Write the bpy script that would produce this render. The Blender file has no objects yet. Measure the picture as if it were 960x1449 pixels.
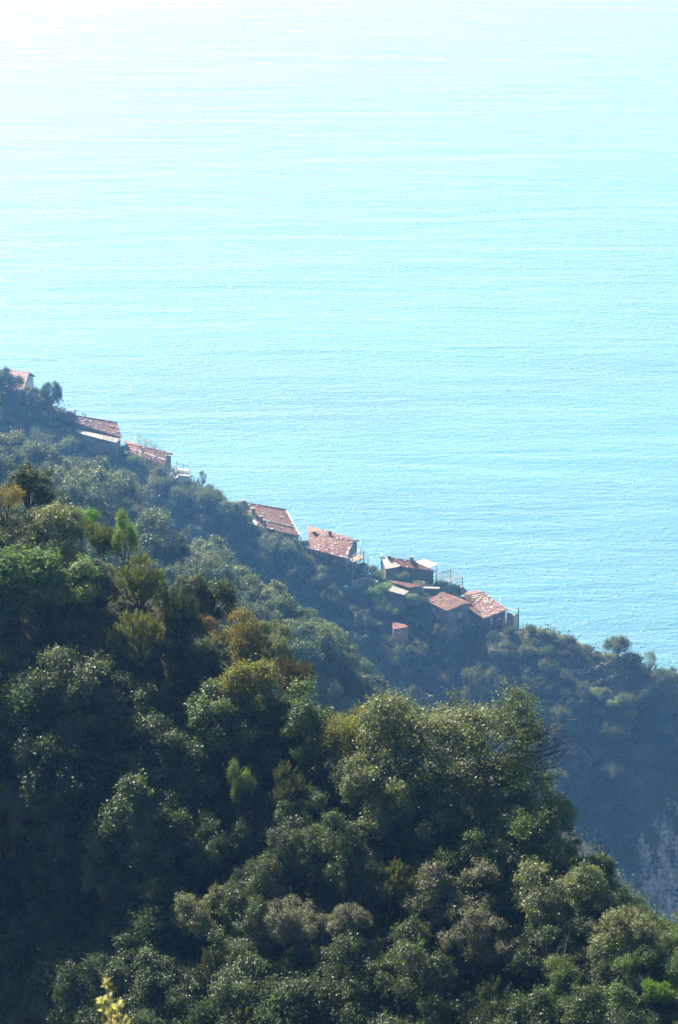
import bpy, math, random
import numpy as np
from mathutils import Vector, Matrix

R = math.radians
SC = bpy.context.scene
COL = SC.collection
random.seed(7)
RNG = np.random.default_rng(11)

# ------------------------------------------------------------------ camera
CAM = np.array([0.0, 0.0, 300.0])
PITCH = R(20.2)
FPX = 3320.0                       # focal length in pixels of the 960x1449 photograph
cd = bpy.data.cameras.new('camera')
cam = bpy.data.objects.new('camera', cd)
COL.objects.link(cam)
cam.location = CAM
cam.rotation_euler = (math.pi / 2 - PITCH, 0, 0)
cd.sensor_fit = 'VERTICAL'
cd.sensor_height = 36.0
cd.lens = 36.0 * FPX / 1449.0
cd.clip_start = 0.2
cd.clip_end = 60000
cd.dof.use_dof = True
cd.dof.focus_distance = 200.0
cd.dof.aperture_fstop = cd.lens / 7.0
SC.camera = cam

# ------------------------------------------------------------------ sun and sky
SUN_EL, SUN_AZ = R(43.0), R(-35.0)         # azimuth measured from +Y, negative = left
SUN = np.array([math.sin(SUN_AZ) * math.cos(SUN_EL), math.cos(SUN_AZ) * math.cos(SUN_EL), math.sin(SUN_EL)])
sd = bpy.data.lights.new('sun', 'SUN')
sd.energy = 5.0
sd.angle = R(0.5)
sd.color = (1.0, 0.94, 0.84)
so = bpy.data.objects.new('sun', sd)
COL.objects.link(so)
so.rotation_euler = Vector((-SUN)).to_track_quat('-Z', 'Y').to_euler()
W = bpy.data.worlds.new('World')
SC.world = W
W.use_nodes = True
nt = W.node_tree
sky = nt.nodes.new('ShaderNodeTexSky')
sky.sky_type = 'NISHITA'
sky.sun_disc = False
sky.sun_elevation = SUN_EL
sky.sun_rotation = SUN_AZ
sky.altitude = 250
sky.dust_density = 1.6
bg = nt.nodes['Background']
nt.links.new(sky.outputs[0], bg.inputs[0])
bg.inputs[1].default_value = 0.055

SC.view_settings.view_transform = 'Standard'
SC.view_settings.look = 'None'
SC.view_settings.gamma = 1.0
SC.view_settings.exposure = 1.5

cy = SC.cycles
cy.use_denoising = True
cy.denoiser = 'OPENIMAGEDENOISE'
cy.denoising_prefilter = 'NONE'
cy.max_bounces = 5
cy.diffuse_bounces = 2
cy.glossy_bounces = 2
cy.transmission_bounces = 2
cy.transparent_max_bounces = 8
cy.volume_bounces = 1
cy.sample_clamp_indirect = 4.0
cy.caustics_reflective = False
cy.caustics_refractive = False

# ------------------------------------------------------------------ projection helpers
FW = np.array([0, math.cos(PITCH), -math.sin(PITCH)])
UP = np.array([0, math.sin(PITCH), math.cos(PITCH)])
RT = np.array([1.0, 0, 0])

def ray(px, py):
    return FW + (px - 480.0) / FPX * RT + (724.5 - py) / FPX * UP

def at(px, py, Y):
    d = ray(px, py)
    return CAM + d * (Y / d[1])

# ------------------------------------------------------------------ node / material helpers
def new_mat(name):
    m = bpy.data.materials.new(name)
    m.use_nodes = True
    return m, m.node_tree, m.node_tree.nodes['Principled BSDF']

def node(nt, typ, **kw):
    n = nt.nodes.new(typ)
    for k, v in kw.items():
        setattr(n, k, v)
    return n

def ramp(nt, fac, stops):
    r = nt.nodes.new('ShaderNodeValToRGB')
    e = r.color_ramp.elements
    while len(e) < len(stops):
        e.new(0.5)
    for el, (p, c) in zip(e, stops):
        el.position = p
        el.color = (*c, 1) if len(c) == 3 else c
    nt.links.new(fac, r.inputs[0])
    return r.outputs[0]

def noise(nt, scale, detail=4, rough=0.55, vec=None, dist=0.0):
    n = nt.nodes.new('ShaderNodeTexNoise')
    n.inputs['Scale'].default_value = scale
    n.inputs['Detail'].default_value = detail
    n.inputs['Roughness'].default_value = rough
    n.inputs['Distortion'].default_value = dist
    if vec is not None:
        nt.links.new(vec, n.inputs['Vector'])
    return n.outputs['Fac']

def math_node(nt, op, a, b=None, clamp=False):
    n = nt.nodes.new('ShaderNodeMath')
    n.operation = op
    n.use_clamp = clamp
    for i, v in enumerate((a, b)):
        if v is None:
            continue
        if hasattr(v, 'is_output'):
            nt.links.new(v, n.inputs[i])
        else:
            n.inputs[i].default_value = v
    return n.outputs[0]

def mixc(nt, fac, a, b, typ='MIX'):
    n = nt.nodes.new('ShaderNodeMix')
    n.data_type = 'RGBA'
    n.blend_type = typ
    for sock, v in ((n.inputs[0], fac), (n.inputs[6], a), (n.inputs[7], b)):
        if hasattr(v, 'is_output'):
            nt.links.new(v, sock)
        elif isinstance(v, (int, float)):
            sock.default_value = v
        else:
            sock.default_value = (*v, 1)
    return n.outputs[2]

def objcoord(nt):
    return nt.nodes.new('ShaderNodeTexCoord').outputs['Object']

def scaled(nt, vec, s):
    m = nt.nodes.new('ShaderNodeMapping')
    m.inputs['Scale'].default_value = s
    nt.links.new(vec, m.inputs['Vector'])
    return m.outputs[0]

def bump(nt, bsdf, height, strength, distance):
    b = nt.nodes.new('ShaderNodeBump')
    b.inputs['Strength'].default_value = strength
    b.inputs['Distance'].default_value = distance
    nt.links.new(height, b.inputs['Height'])
    nt.links.new(b.outputs[0], bsdf.inputs['Normal'])

def simple(name, c1, c2, scale=1.5, rough=0.85, bumpd=0.03, bscale=6.0):
    m, nt, b = new_mat(name)
    co = objcoord(nt)
    f = noise(nt, scale, 6, 0.6, co)
    col = ramp(nt, f, [(0.3, c1), (0.7, c2)])
    nt.links.new(col, b.inputs['Base Color'])
    b.inputs['Roughness'].default_value = rough
    b.inputs['Specular IOR Level'].default_value = 0.3
    if bumpd:
        bump(nt, b, noise(nt, bscale, 5, 0.65, co), 1.0, bumpd)
    return m

# leaf material: colour comes from the crown's own object colour and a per-leaf tone
def leaf_material(name, trans=0.35, rough=0.42, spec=0.5):
    m, nt, b = new_mat(name)
    oi = nt.nodes.new('ShaderNodeObjectInfo')
    at_ = node(nt, 'ShaderNodeAttribute', attribute_name='tone')
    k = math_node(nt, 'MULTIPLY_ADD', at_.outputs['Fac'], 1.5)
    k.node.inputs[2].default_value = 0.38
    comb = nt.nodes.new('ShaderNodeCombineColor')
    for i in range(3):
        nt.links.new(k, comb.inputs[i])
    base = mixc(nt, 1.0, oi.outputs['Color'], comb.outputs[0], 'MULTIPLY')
    tcol = mixc(nt, 1.0, base, (1.75, 1.7, 0.75), 'MULTIPLY')
    nt.links.new(base, b.inputs['Base Color'])
    b.inputs['Roughness'].default_value = rough
    b.inputs['Specular IOR Level'].default_value = spec
    tr = nt.nodes.new('ShaderNodeBsdfTranslucent')
    nt.links.new(tcol, tr.inputs[0])
    mx = nt.nodes.new('ShaderNodeMixShader')
    mx.inputs[0].default_value = trans
    nt.links.new(b.outputs[0], mx.inputs[1])
    nt.links.new(tr.outputs[0], mx.inputs[2])
    nt.links.new(mx.outputs[0], nt.nodes['Material Output'].inputs[0])
    return m

M = {}
M['leaf'] = leaf_material('leathery_leaf', 0.40, 0.46, 0.38)
M['soft_leaf'] = leaf_material('soft_leaf', 0.45, 0.6, 0.25)
M['needle'] = leaf_material('needle_leaf', 0.30, 0.7, 0.2)
M['bark'] = simple('bark', (0.05, 0.04, 0.032), (0.13, 0.11, 0.09), 5, 0.9, 0.03, 12)
M['pale_bark'] = simple('pale_bark', (0.20, 0.18, 0.16), (0.36, 0.33, 0.30), 5, 0.9, 0.03, 12)
M['wall_stone'] = simple('old_plaster_and_stone', (0.10, 0.092, 0.08), (0.30, 0.275, 0.24), 1.1, 0.9, 0.06, 3.0)
M['wall_dark'] = simple('brown_render', (0.12, 0.098, 0.082), (0.21, 0.175, 0.148), 0.6, 0.9, 0.03, 4.0)
M['wall_pale'] = simple('pale_plaster', (0.48, 0.46, 0.42), (0.66, 0.63, 0.58), 0.8, 0.85, 0.02, 5.0)
M['wall_pink'] = simple('faded_pink_render', (0.42, 0.26, 0.22), (0.54, 0.37, 0.32), 0.8, 0.85, 0.02, 5.0)
M['white'] = simple('whitewash', (0.66, 0.64, 0.60), (0.80, 0.78, 0.74), 1.2, 0.7, 0.01, 6.0)
M['cloth'] = simple('white_sheeting', (0.70, 0.69, 0.66), (0.80, 0.79, 0.76), 1.2, 0.6, 0.01, 2.0)
M['grey_panel'] = simple('grey_sheet', (0.32, 0.33, 0.34), (0.44, 0.45, 0.45), 0.8, 0.55, 0.01, 3.0)
M['stone'] = simple('pale_stone', (0.52, 0.50, 0.46), (0.74, 0.72, 0.68), 2.0, 0.9, 0.04, 6.0)
M['drystone'] = simple('dry_stone', (0.15, 0.15, 0.10), (0.34, 0.33, 0.24), 1.4, 0.95, 0.05, 4.0)
M['metal'] = simple('weathered_metal', (0.22, 0.23, 0.24), (0.36, 0.37, 0.38), 3.0, 0.5, 0.0)
M['dark_metal'] = simple('dark_metal', (0.04, 0.04, 0.045), (0.09, 0.09, 0.10), 3.0, 0.5, 0.0)
M['wood'] = simple('weathered_wood', (0.16, 0.12, 0.09), (0.30, 0.24, 0.18), 2.0, 0.85, 0.01)
M['blue'] = simple('faded_blue_plastic', (0.10, 0.28, 0.55), (0.16, 0.38, 0.62), 2.0, 0.5, 0.0)

def glass_mat():
    m, nt, b = new_mat('dark_window_glass')
    b.inputs['Base Color'].default_value = (0.02, 0.025, 0.03, 1)
    b.inputs['Roughness'].default_value = 0.12
    return m
M['glass'] = glass_mat()

def tile_mat(name, c1, c2, c3):
    m, nt, b = new_mat(name)
    a = node(nt, 'ShaderNodeAttribute', attribute_name='tone')
    co = objcoord(nt)
    big = noise(nt, 0.55, 5, 0.6, co)
    f = math_node(nt, 'MULTIPLY_ADD', big, 0.25)
    nt.links.new(math_node(nt, 'MULTIPLY', a.outputs['Fac'], 0.6), f.node.inputs[2])
    col = ramp(nt, f, [(0.18, c1), (0.42, c2), (0.85, c3)])
    nt.links.new(col, b.inputs['Base Color'])
    b.inputs['Roughness'].default_value = 0.75
    b.inputs['Specular IOR Level'].default_value = 0.35
    bump(nt, b, noise(nt, 14, 4, 0.6, co), 1.0, 0.015)
    return m
M['tile'] = tile_mat('terracotta_tile', (0.17, 0.076, 0.058), (0.25, 0.115, 0.088), (0.36, 0.20, 0.155))
M['tile_pale'] = tile_mat('sun_bleached_tile', (0.20, 0.095, 0.07), (0.32, 0.16, 0.12), (0.48, 0.31, 0.24))
M['tile_pink'] = tile_mat('pink_tile', (0.58, 0.37, 0.35), (0.64, 0.43, 0.41), (0.70, 0.50, 0.47))
M['tile_grey'] = tile_mat('grey_sheet_tile', (0.42, 0.38, 0.34), (0.52, 0.48, 0.43), (0.62, 0.58, 0.52))

# ------------------------------------------------------------------ mesh helpers
def np_mesh(name, verts, faces, tone=None, smooth=False):
    """verts (n,3); faces (m,k) int array, or a list of lists."""
    me = bpy.data.meshes.new(name)
    verts = np.asarray(verts, np.float32)
    if isinstance(faces, np.ndarray):
        m, k = faces.shape
        me.vertices.add(len(verts))
        me.vertices.foreach_set('co', verts.ravel())
        me.loops.add(m * k)
        me.loops.foreach_set('vertex_index', faces.astype(np.int32).ravel())
        me.polygons.add(m)
        me.polygons.foreach_set('loop_start', np.arange(0, m * k, k, dtype=np.int32))
        me.polygons.foreach_set('loop_total', np.full(m, k, np.int32))
        me.update(calc_edges=True)
    else:
        me.from_pydata([tuple(map(float, v)) for v in verts], [], faces)
        me.update()
    if tone is not None:
        a = me.attributes.new('tone', 'FLOAT', 'POINT')
        a.data.foreach_set('value', np.asarray(tone, np.float32))
    if smooth:
        me.polygons.foreach_set('use_smooth', np.ones(len(me.polygons), bool))
    return me

def mobj(name, me, mat=None, parent=None, label=None):
    o = bpy.data.objects.new(name, me)
    COL.objects.link(o)
    if mat is not None and len(me.materials) == 0:
        me.materials.append(mat)
    if parent is not None:
        o.parent = parent
    if label:
        o['label'] = label
    return o

def thing(name, label, cat, loc=(0, 0, 0), rotz=0.0, group=None):
    o = bpy.data.objects.new(name, None)
    COL.objects.link(o)
    o.location = tuple(loc)
    o.rotation_euler = (0, 0, rotz)
    o.empty_display_size = 0.3
    o['label'] = label
    o['category'] = cat
    if group:
        o['group'] = group
    return o

class MB:
    """collects simple solids into one mesh"""
    def __init__(self):
        self.v, self.f = [], []
    def add(self, verts, faces):
        n = len(self.v)
        self.v += [tuple(map(float, p)) for p in verts]
        self.f += [[i + n for i in fc] for fc in faces]
        return self
    def box(self, c, s, rz=0.0, tilt=0.0):
        hx, hy, hz = s[0] / 2, s[1] / 2, s[2] / 2
        m = Matrix.Rotation(rz, 3, 'Z') @ Matrix.Rotation(tilt, 3, 'X')
        vs = [Vector(c) + m @ Vector((sx * hx, sy * hy, sz * hz)) for sx in (-1, 1) for sy in (-1, 1) for sz in (-1, 1)]
        self.add(vs, [[0, 1, 3, 2], [4, 6, 7, 5], [0, 4, 5, 1], [2, 3, 7, 6], [0, 2, 6, 4], [1, 5, 7, 3]])
        return self
    def hexa(self, top4, bot4):
        self.add(list(top4) + list(bot4), [[0, 1, 2, 3], [7, 6, 5, 4], [0, 4, 5, 1], [1, 5, 6, 2], [2, 6, 7, 3], [3, 7, 4, 0]])
        return self
    def tube(self, pts, rad, n=5):
        pts = [Vector(p) for p in pts]
        if not hasattr(rad, '__len__'):
            rad = [rad] * len(pts)
        vs, fs = [], []
        for i, p in enumerate(pts):
            t = (pts[min(i + 1, len(pts) - 1)] - pts[max(i - 1, 0)]).normalized()
            a = t.cross(Vector((0.3, 0.9, 0.2)) if abs(t.z) > 0.5 else Vector((0, 0, 1))).normalized()
            b = t.cross(a)
            for k in range(n):
                an = 2 * math.pi * k / n
                vs.append(p + (a * math.cos(an) + b * math.sin(an)) * rad[i])
        for i in range(len(pts) - 1):
            for k in range(n):
                fs.append([i * n + k, i * n + (k + 1) % n, (i + 1) * n + (k + 1) % n, (i + 1) * n + k])
        fs.append(list(range(n))[::-1])
        fs.append([(len(pts) - 1) * n + k for k in range(n)])
        self.add(vs, fs)
        return self
    def rock(self, c, s, rng, n=1):
        u = np.array([(1, 0, 0), (-1, 0, 0), (0, 1, 0), (0, -1, 0), (0, 0, 1), (0, 0, -1),
                      (.6, .6, .6), (-.6, .6, .6), (.6, -.6, .6), (-.6, -.6, .6), (.6, .6, -.6), (-.6, .6, -.6), (.6, -.6, -.6), (-.6, -.6, -.6)], float)
        u = u * (1 + rng.uniform(-.22, .22, (14, 1)))
        fs = [[0, 6, 4, 8], [0, 8, 3, 12], [0, 12, 5, 10], [0, 10, 2, 6], [1, 9, 4, 7], [1, 7, 2, 11], [1, 11, 5, 13], [1, 13, 3, 9],
              [4, 6, 2, 7], [4, 9, 3, 8], [5, 12, 3, 13], [5, 11, 2, 10]]
        self.add([np.array(c) + p * np.array(s) for p in u], fs)
        return self
    def build(self, name, mat, parent=None, label=None, smooth=False, inv=None):
        v = self.v
        if inv is not None:
            v = [tuple(np.array(p) - inv) for p in v]
        me = np_mesh(name, np.array(v), self.f, smooth=smooth)
        return mobj(name, me, mat, parent, label)

# ------------------------------------------------------------------ terrain
def crest(pts):
    return np.array([at(*p) for p in pts])

RIDGES = [  # crest line (pixel, pixel, distance), near slope, far slope, rounding
    (crest([(-1500, 150, 115.2), (-400, 560, 85.0), (0, 718, 72.0), (180, 822, 70.2), (280, 955, 67.7), (450, 1058, 64.1), (600, 1122, 61.2), (765, 1268, 58.0),
            (850, 1388, 55.4), (980, 1412, 54.0), (1150, 1500, 51.8), (1700, 2000, 47.5)]), [.9, .85, .8, .85, .9, .85, .75, .75, .75, .75, .75, .8], 1.5, [3, 3, 3, 3, 3, 2, 2, 3, 3, 3, 3, 3], [2.0, 2.0, 2.0, 2.0, 1.8, .9, .2, 0, 0, 0, 0, 0]),
    (crest([(-1200, 200, 350), (-300, 520, 285), (0, 665, 265), (120, 705, 258), (215, 775, 250), (300, 905, 240), (420, 1150, 225), (600, 1600, 205)]), 0.95, 1.0, 4.0),
    (crest([(-600, 420, 250), (-100, 640, 222), (100, 735, 213), (230, 800, 208), (320, 845, 204), (400, 885, 200), (450, 965, 196), (545, 1065, 191),
            (620, 1280, 184), (800, 1800, 170)]), 0.95, 1.0, 4.0),
    (crest([(-1500, 50, 480), (-300, 440, 405), (0, 548, 378), (60, 576, 374), (100, 603, 370), (180, 640, 366), (250, 676, 360), (350, 734, 353), (440, 788, 349), (520, 812, 346), (565, 815, 344.5),
            (605, 827, 342.5), (645, 848, 340.8), (680, 884, 338), (740, 886, 335), (790, 903, 333), (830, 925, 332), (890, 936, 330), (960, 972, 328), (1100, 1060, 322),
            (1500, 1350, 305), (1900, 1900, 270)]), 1.42, 0.85, 2.2),
    (np.array([(-160, -60, 345), (-40, -14, 304), (0, -1.5, 298.2), (9, 2.5, 296.6), (30, 5, 285), (120, 10, 190), (220, 12, 80.0)]), 1.15, 1.0, 1.0),
]

def fbm(x, y, seed=0, octs=4, f0=0.05):
    out = np.zeros_like(x)
    amp = 1.0
    rg = np.random.default_rng(100 + seed)
    for o in range(octs):
        for _ in range(4):
            a = rg.uniform(0, 2 * math.pi)
            ph = rg.uniform(0, 2 * math.pi)
            f = f0 * (2 ** o) * rg.uniform(0.8, 1.25) * 2 * math.pi
            out += amp * 0.4 * np.sin((x * math.cos(a) + y * math.sin(a)) * f + ph)
        amp *= 0.5
    return out

def height(x, y):
    x = np.asarray(x, float)
    y = np.asarray(y, float)
    h = np.full(x.shape, -400.0)
    for P, sn, sf, rnd, *more in RIDGES:
        best = np.full(x.shape, -1e9)
        sn = sn if isinstance(sn, list) else [sn] * len(P)
        rn = rnd if isinstance(rnd, list) else [rnd] * len(P)
        for i_, (a, b) in enumerate(zip(P[:-1], P[1:])):
            dx, dy = b[0] - a[0], b[1] - a[1]
            L2 = dx * dx + dy * dy
            t = np.clip(((x - a[0]) * dx + (y - a[1]) * dy) / L2, 0, 1)
            qx, qy = a[0] + t * dx, a[1] + t * dy
            d = np.hypot(x - qx, y - qy)
            side = (x - a[0]) * dy - (y - a[1]) * dx        # >0: right of travel = camera side
            rnd = np.where(side > 0, rn[i_] + t * (rn[i_ + 1] - rn[i_]), min(rn[i_], 2.0))
            z = a[2] + t * (b[2] - a[2]) - np.where(side > 0, sn[i_] + t * (sn[i_ + 1] - sn[i_]), sf) * (np.sqrt(d * d + rnd * rnd) - rnd)
            if more:                                          # steepens below the shoulder
                ex = more[0][i_] + t * (more[0][i_ + 1] - more[0][i_])
                z = z - np.where(side > 0, ex * np.maximum(0, d - 6.5), 0)
            best = np.maximum(best, z)
        k = 2.5                                               # smooth maximum
        m = np.maximum(h, best)
        h = m + k * np.log(np.exp(np.clip((h - m) / k, -50, 0)) + np.exp(np.clip((best - m) / k, -50, 0))) - 0.0
    dcam = np.hypot(x, y)
    n = fbm(x, y, 1, 4, 0.035) * np.where(dcam < 110, .28, .75) * np.clip((dcam - 15) / 40, 0, 1)
    return h + n

GX = np.arange(-190, 330.1, 1.6)
GY = np.arange(-40, 520.1, 1.6)
gx, gy = np.meshgrid(GX, GY)
gz = height(gx, gy)
gz = np.maximum(gz, -6)

def hgt(x, y):
    """bilinear lookup in the grid"""
    fx = np.clip((np.asarray(x) - GX[0]) / 1.6, 0, len(GX) - 1.001)
    fy = np.clip((np.asarray(y) - GY[0]) / 1.6, 0, len(GY) - 1.001)
    i, j = fx.astype(int), fy.astype(int)
    u, v = fx - i, fy - j
    return gz[j, i] * (1 - u) * (1 - v) + gz[j, i + 1] * u * (1 - v) + gz[j + 1, i] * (1 - u) * v + gz[j + 1, i + 1] * u * v

def ground_mat():
    m, nt, b = new_mat('brushy_earth')
    co = objcoord(nt)
    f = noise(nt, 0.25, 8, 0.62, co)
    g = noise(nt, 1.7, 6, 0.6, co)
    col = ramp(nt, f, [(0.32, (0.035, 0.045, 0.022)), (0.5, (0.060, 0.065, 0.032)), (0.62, (0.075, 0.068, 0.042)), (0.75, (0.11, 0.10, 0.075))])
    col2 = mixc(nt, 0.45, col, ramp(nt, g, [(0.35, (0.025, 0.035, 0.016)), (0.65, (0.12, 0.11, 0.07))]))
    nt.links.new(col2, b.inputs['Base Color'])
    b.inputs['Roughness'].default_value = 0.95
    b.inputs['Specular IOR Level'].default_value = 0.1
    bump(nt, b, noise(nt, 0.9, 8, 0.7, co), 1.0, 0.5)
    return m

def build_terrain():
    ny, nx = gx.shape
    V = np.stack([gx.ravel(), gy.ravel(), gz.ravel()], 1)
    idx = np.arange(nx * ny).reshape(ny, nx)
    F = np.stack([idx[:-1, :-1].ravel(), idx[:-1, 1:].ravel(), idx[1:, 1:].ravel(), idx[1:, :-1].ravel()], 1)
    zz = gz.ravel()
    keep = (zz[F] > -5.9).any(axis=1)
    o = mobj('hillside', np_mesh('hillside', V, F[keep], smooth=True), ground_mat())
    o['kind'] = 'structure'
    return o
build_terrain()

# ------------------------------------------------------------------ sea
def sea_mat():
    m, nt, b = new_mat('sea_water')
    co = objcoord(nt)
    patch = noise(nt, 0.004, 4, 0.55, scaled(nt, co, (1, 2.2, 1)))
    col = ramp(nt, patch, [(0.35, (0.050, 0.150, 0.220)), (0.65, (0.070, 0.208, 0.282))])
    nt.links.new(col, b.inputs['Base Color'])
    b.inputs['Roughness'].default_value = 0.09
    b.inputs['IOR'].default_value = 1.333
    w0 = noise(nt, 0.018, 2, 0.5, scaled(nt, co, (0.32, 1.5, 1)), 0.8)           # long swell lines
    w1 = noise(nt, 0.07, 3, 0.5, scaled(nt, co, (0.35, 1.5, 1)), 0.5)
    w2 = noise(nt, 0.30, 3, 0.5, scaled(nt, co, (0.5, 1.4, 1)), 0.3)
    w3 = noise(nt, 1.1, 2, 0.5, co)
    gl = math_node(nt, 'MAXIMUM', math_node(nt, 'SUBTRACT', noise(nt, 0.42, 2, 0.55, scaled(nt, co, (1, 1.25, 1))), 0.575), 0.0)   # steep little crests
    h = math_node(nt, 'ADD', math_node(nt, 'ADD', math_node(nt, 'MULTIPLY', w0, 2.8), math_node(nt, 'MULTIPLY', w1, 1.0)),
                  math_node(nt, 'ADD', math_node(nt, 'MULTIPLY', w2, 0.8), math_node(nt, 'ADD', math_node(nt, 'MULTIPLY', w3, 0.35), math_node(nt, 'MULTIPLY', gl, 2.8))))
    bump(nt, b, h, 1.0, 1.0)
    return m
S = 9000.0
sea = mobj('sea', np_mesh('sea', [(-S, -3000, 0), (S, -3000, 0), (S, 15000, 0), (-S, 15000, 0)], [[0, 1, 2, 3]]), sea_mat())
sea['kind'] = 'structure'

# ------------------------------------------------------------------ haze
def build_haze():
    top = max(CAM[2], gz.max()) + 12
    x0, x1, y0, y1, z0 = -S - 20, S + 20, -3020, 15020, -8.0
    vs = [(x, y, z) for x in (x0, x1) for y in (y0, y1) for z in (z0, top)]
    o = mobj('haze', np_mesh('haze', vs, [[0, 1, 3, 2], [4, 6, 7, 5], [0, 4, 5, 1], [2, 3, 7, 6], [0, 2, 6, 4], [1, 5, 7, 3]]))
    m = bpy.data.materials.new('haze')
    m.use_nodes = True
    n = m.node_tree
    n.nodes.clear()
    out = n.nodes.new('ShaderNodeOutputMaterial')
    pv = n.nodes.new('ShaderNodeVolumePrincipled')
    pv.inputs['Color'].default_value = (0.20, 0.485, 1.0, 1)
    pv.inputs['Absorption Color'].default_value = (1, 1, 1, 1)
    pv.inputs['Density'].default_value = 0.00047
    pv.inputs['Anisotropy'].default_value = 0.5
    n.links.new(pv.outputs[0], out.inputs['Volume'])
    o.data.materials.append(m)
    o['kind'] = 'stuff'
    return o
build_haze()

# ------------------------------------------------------------------ foliage generators
def unit(v):
    return v / np.maximum(np.linalg.norm(v, axis=-1, keepdims=True), 1e-9)

def rand_dirs(rng, n):
    return unit(rng.normal(size=(n, 3)))

def leaf_quads(rng, C, N, T, L, Wd):
    """diamond leaves centred on C, normal N, pointing along T"""
    B = np.cross(N, T)
    L = L[:, None]
    Wd = Wd[:, None]
    fold = N * L * 0.10
    v = np.stack([C - T * L * 0.5, C + B * Wd * 0.5 + fold, C + T * L * 0.5, C - B * Wd * 0.5 + fold], 1)
    n = len(C)
    return v.reshape(-1, 3), np.arange(4 * n).reshape(n, 4)

class Kind:
    pass
KINDS = {}

def lobes_for(rng, nl, spread, rmin, rmax, hz, squash=0.8, low=-0.45):
    out = [(np.array([0, 0, hz]), 0.5)]
    tries = 0
    while len(out) < nl and tries < 400:
        tries += 1
        d = rand_dirs(rng, 1)[0]
        if d[2] < low:
            continue
        p = d * spread * rng.uniform(0.6, 1.28)
        p[2] = p[2] * squash + hz
        r = rng.uniform(rmin, rmax)
        if all(np.linalg.norm(p - q) > 0.55 * (r + s) for q, s in out[1:]):
            out.append((p, r))
    return out

def crown_leaves(rng, lobes, n, leaf, aspect, clump=0.10, per=22, hz=1.1, gap=0.25, up=0.45):
    """leaves in sprays over the outer shells of the lobes"""
    nc = n // per
    w = np.array([r * r for _, r in lobes])
    w[0] *= 0.35
    li = rng.choice(len(lobes), nc, p=w / w.sum())
    cen = np.array([c for c, _ in lobes])[li]
    rad = np.array([r for _, r in lobes])[li]
    d = rand_dirs(rng, nc)
    out = unit(cen - np.array([0, 0, hz - 0.35]))
    d = unit(d + out * 0.55 + np.array([0, 0, 0.25]))
    bumps = 1 + 0.30 * np.sin(d[:, 0] * 7 + li) * np.sin(d[:, 1] * 6 + 2 * li) + 0.20 * np.sin(d[:, 2] * 8 + d[:, 0] * 5 + li * 1.7)
    rr = rad * bumps * rng.uniform(0.75, 1.1, nc)
    P = cen + d * rr[:, None]
    keep = rng.uniform(size=nc) > gap * (0.5 + 0.5 * np.sin(P[:, 0] * 8 + 3) * np.sin(P[:, 1] * 7) * np.sin(P[:, 2] * 9 + 1) * 2)
    P, d = P[keep], d[keep]
    nc = len(P)
    ctone = rng.uniform(0, 1, nc)
    C = np.repeat(P, per, 0) + rng.normal(size=(nc * per, 3)) * clump * np.array([1, 1, 0.8])
    D = np.repeat(d, per, 0)
    C = C + unit(D + np.array([0, 0, .5])) * (np.abs(rng.normal(size=(len(C), 1))) * clump * 0.8 * np.repeat(rng.uniform(0, 1.5, nc), per)[:, None])
    N = unit(D * 0.5 + np.array([0, 0, up]) + rng.normal(size=C.shape) * 0.55)
    T = unit(np.cross(N, rng.normal(size=C.shape)))
    L = leaf * rng.uniform(0.65, 1.35, len(C))
    v, f = leaf_quads(rng, C, N, T, L, L * aspect)
    ltone = rng.uniform(-.15, .15, len(lobes))[np.repeat(li[keep], per)]
    tone = np.clip(np.repeat(ctone, per) * 0.5 + rng.uniform(0, 0.5, len(C)) + ltone, 0, 1)
    return v, f, np.repeat(tone, 4)

def plume_leaves(rng, lobes, n, leaf, per=70, hz=0.9, plen=0.30):
    """heath: upright feathery plumes of tiny leaves"""
    npl = n // per
    w = np.array([r * r for _, r in lobes])
    li = rng.choice(len(lobes), npl, p=w / w.sum())
    cen = np.array([c for c, _ in lobes])[li]
    rad = np.array([r for _, r in lobes])[li]
    d = unit(rand_dirs(rng, npl) + np.array([0, 0, 0.5]))
    P = cen + d * (rad * rng.uniform(0.65, 1.0, npl))[:, None]
    ax = unit(d * 0.55 + np.array([0, 0, 0.9]) + rng.normal(size=P.shape) * 0.18)
    ln = plen * rng.uniform(0.5, 1.25, npl)
    t = rng.uniform(0, 1, (npl, per))
    C = P[:, None] + ax[:, None] * (t * ln[:, None])[..., None] + rng.normal(size=(npl, per, 3)) * 0.035 * (1.15 - t)[..., None]
    C = C.reshape(-1, 3)
    A = np.repeat(ax, per, 0)
    T = unit(A * 0.8 + rng.normal(size=C.shape) * 0.5)
    N = unit(np.cross(T, rng.normal(size=C.shape)))
    L = leaf * rng.uniform(0.6, 1.4, len(C))
    v, f = leaf_quads(rng, C, N, T, L, L * 0.38)
    ct = rng.uniform(0, 1, npl)
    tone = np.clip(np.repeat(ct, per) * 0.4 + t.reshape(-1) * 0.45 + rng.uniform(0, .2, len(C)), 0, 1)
    return v, f, np.repeat(tone, 4)

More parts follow.
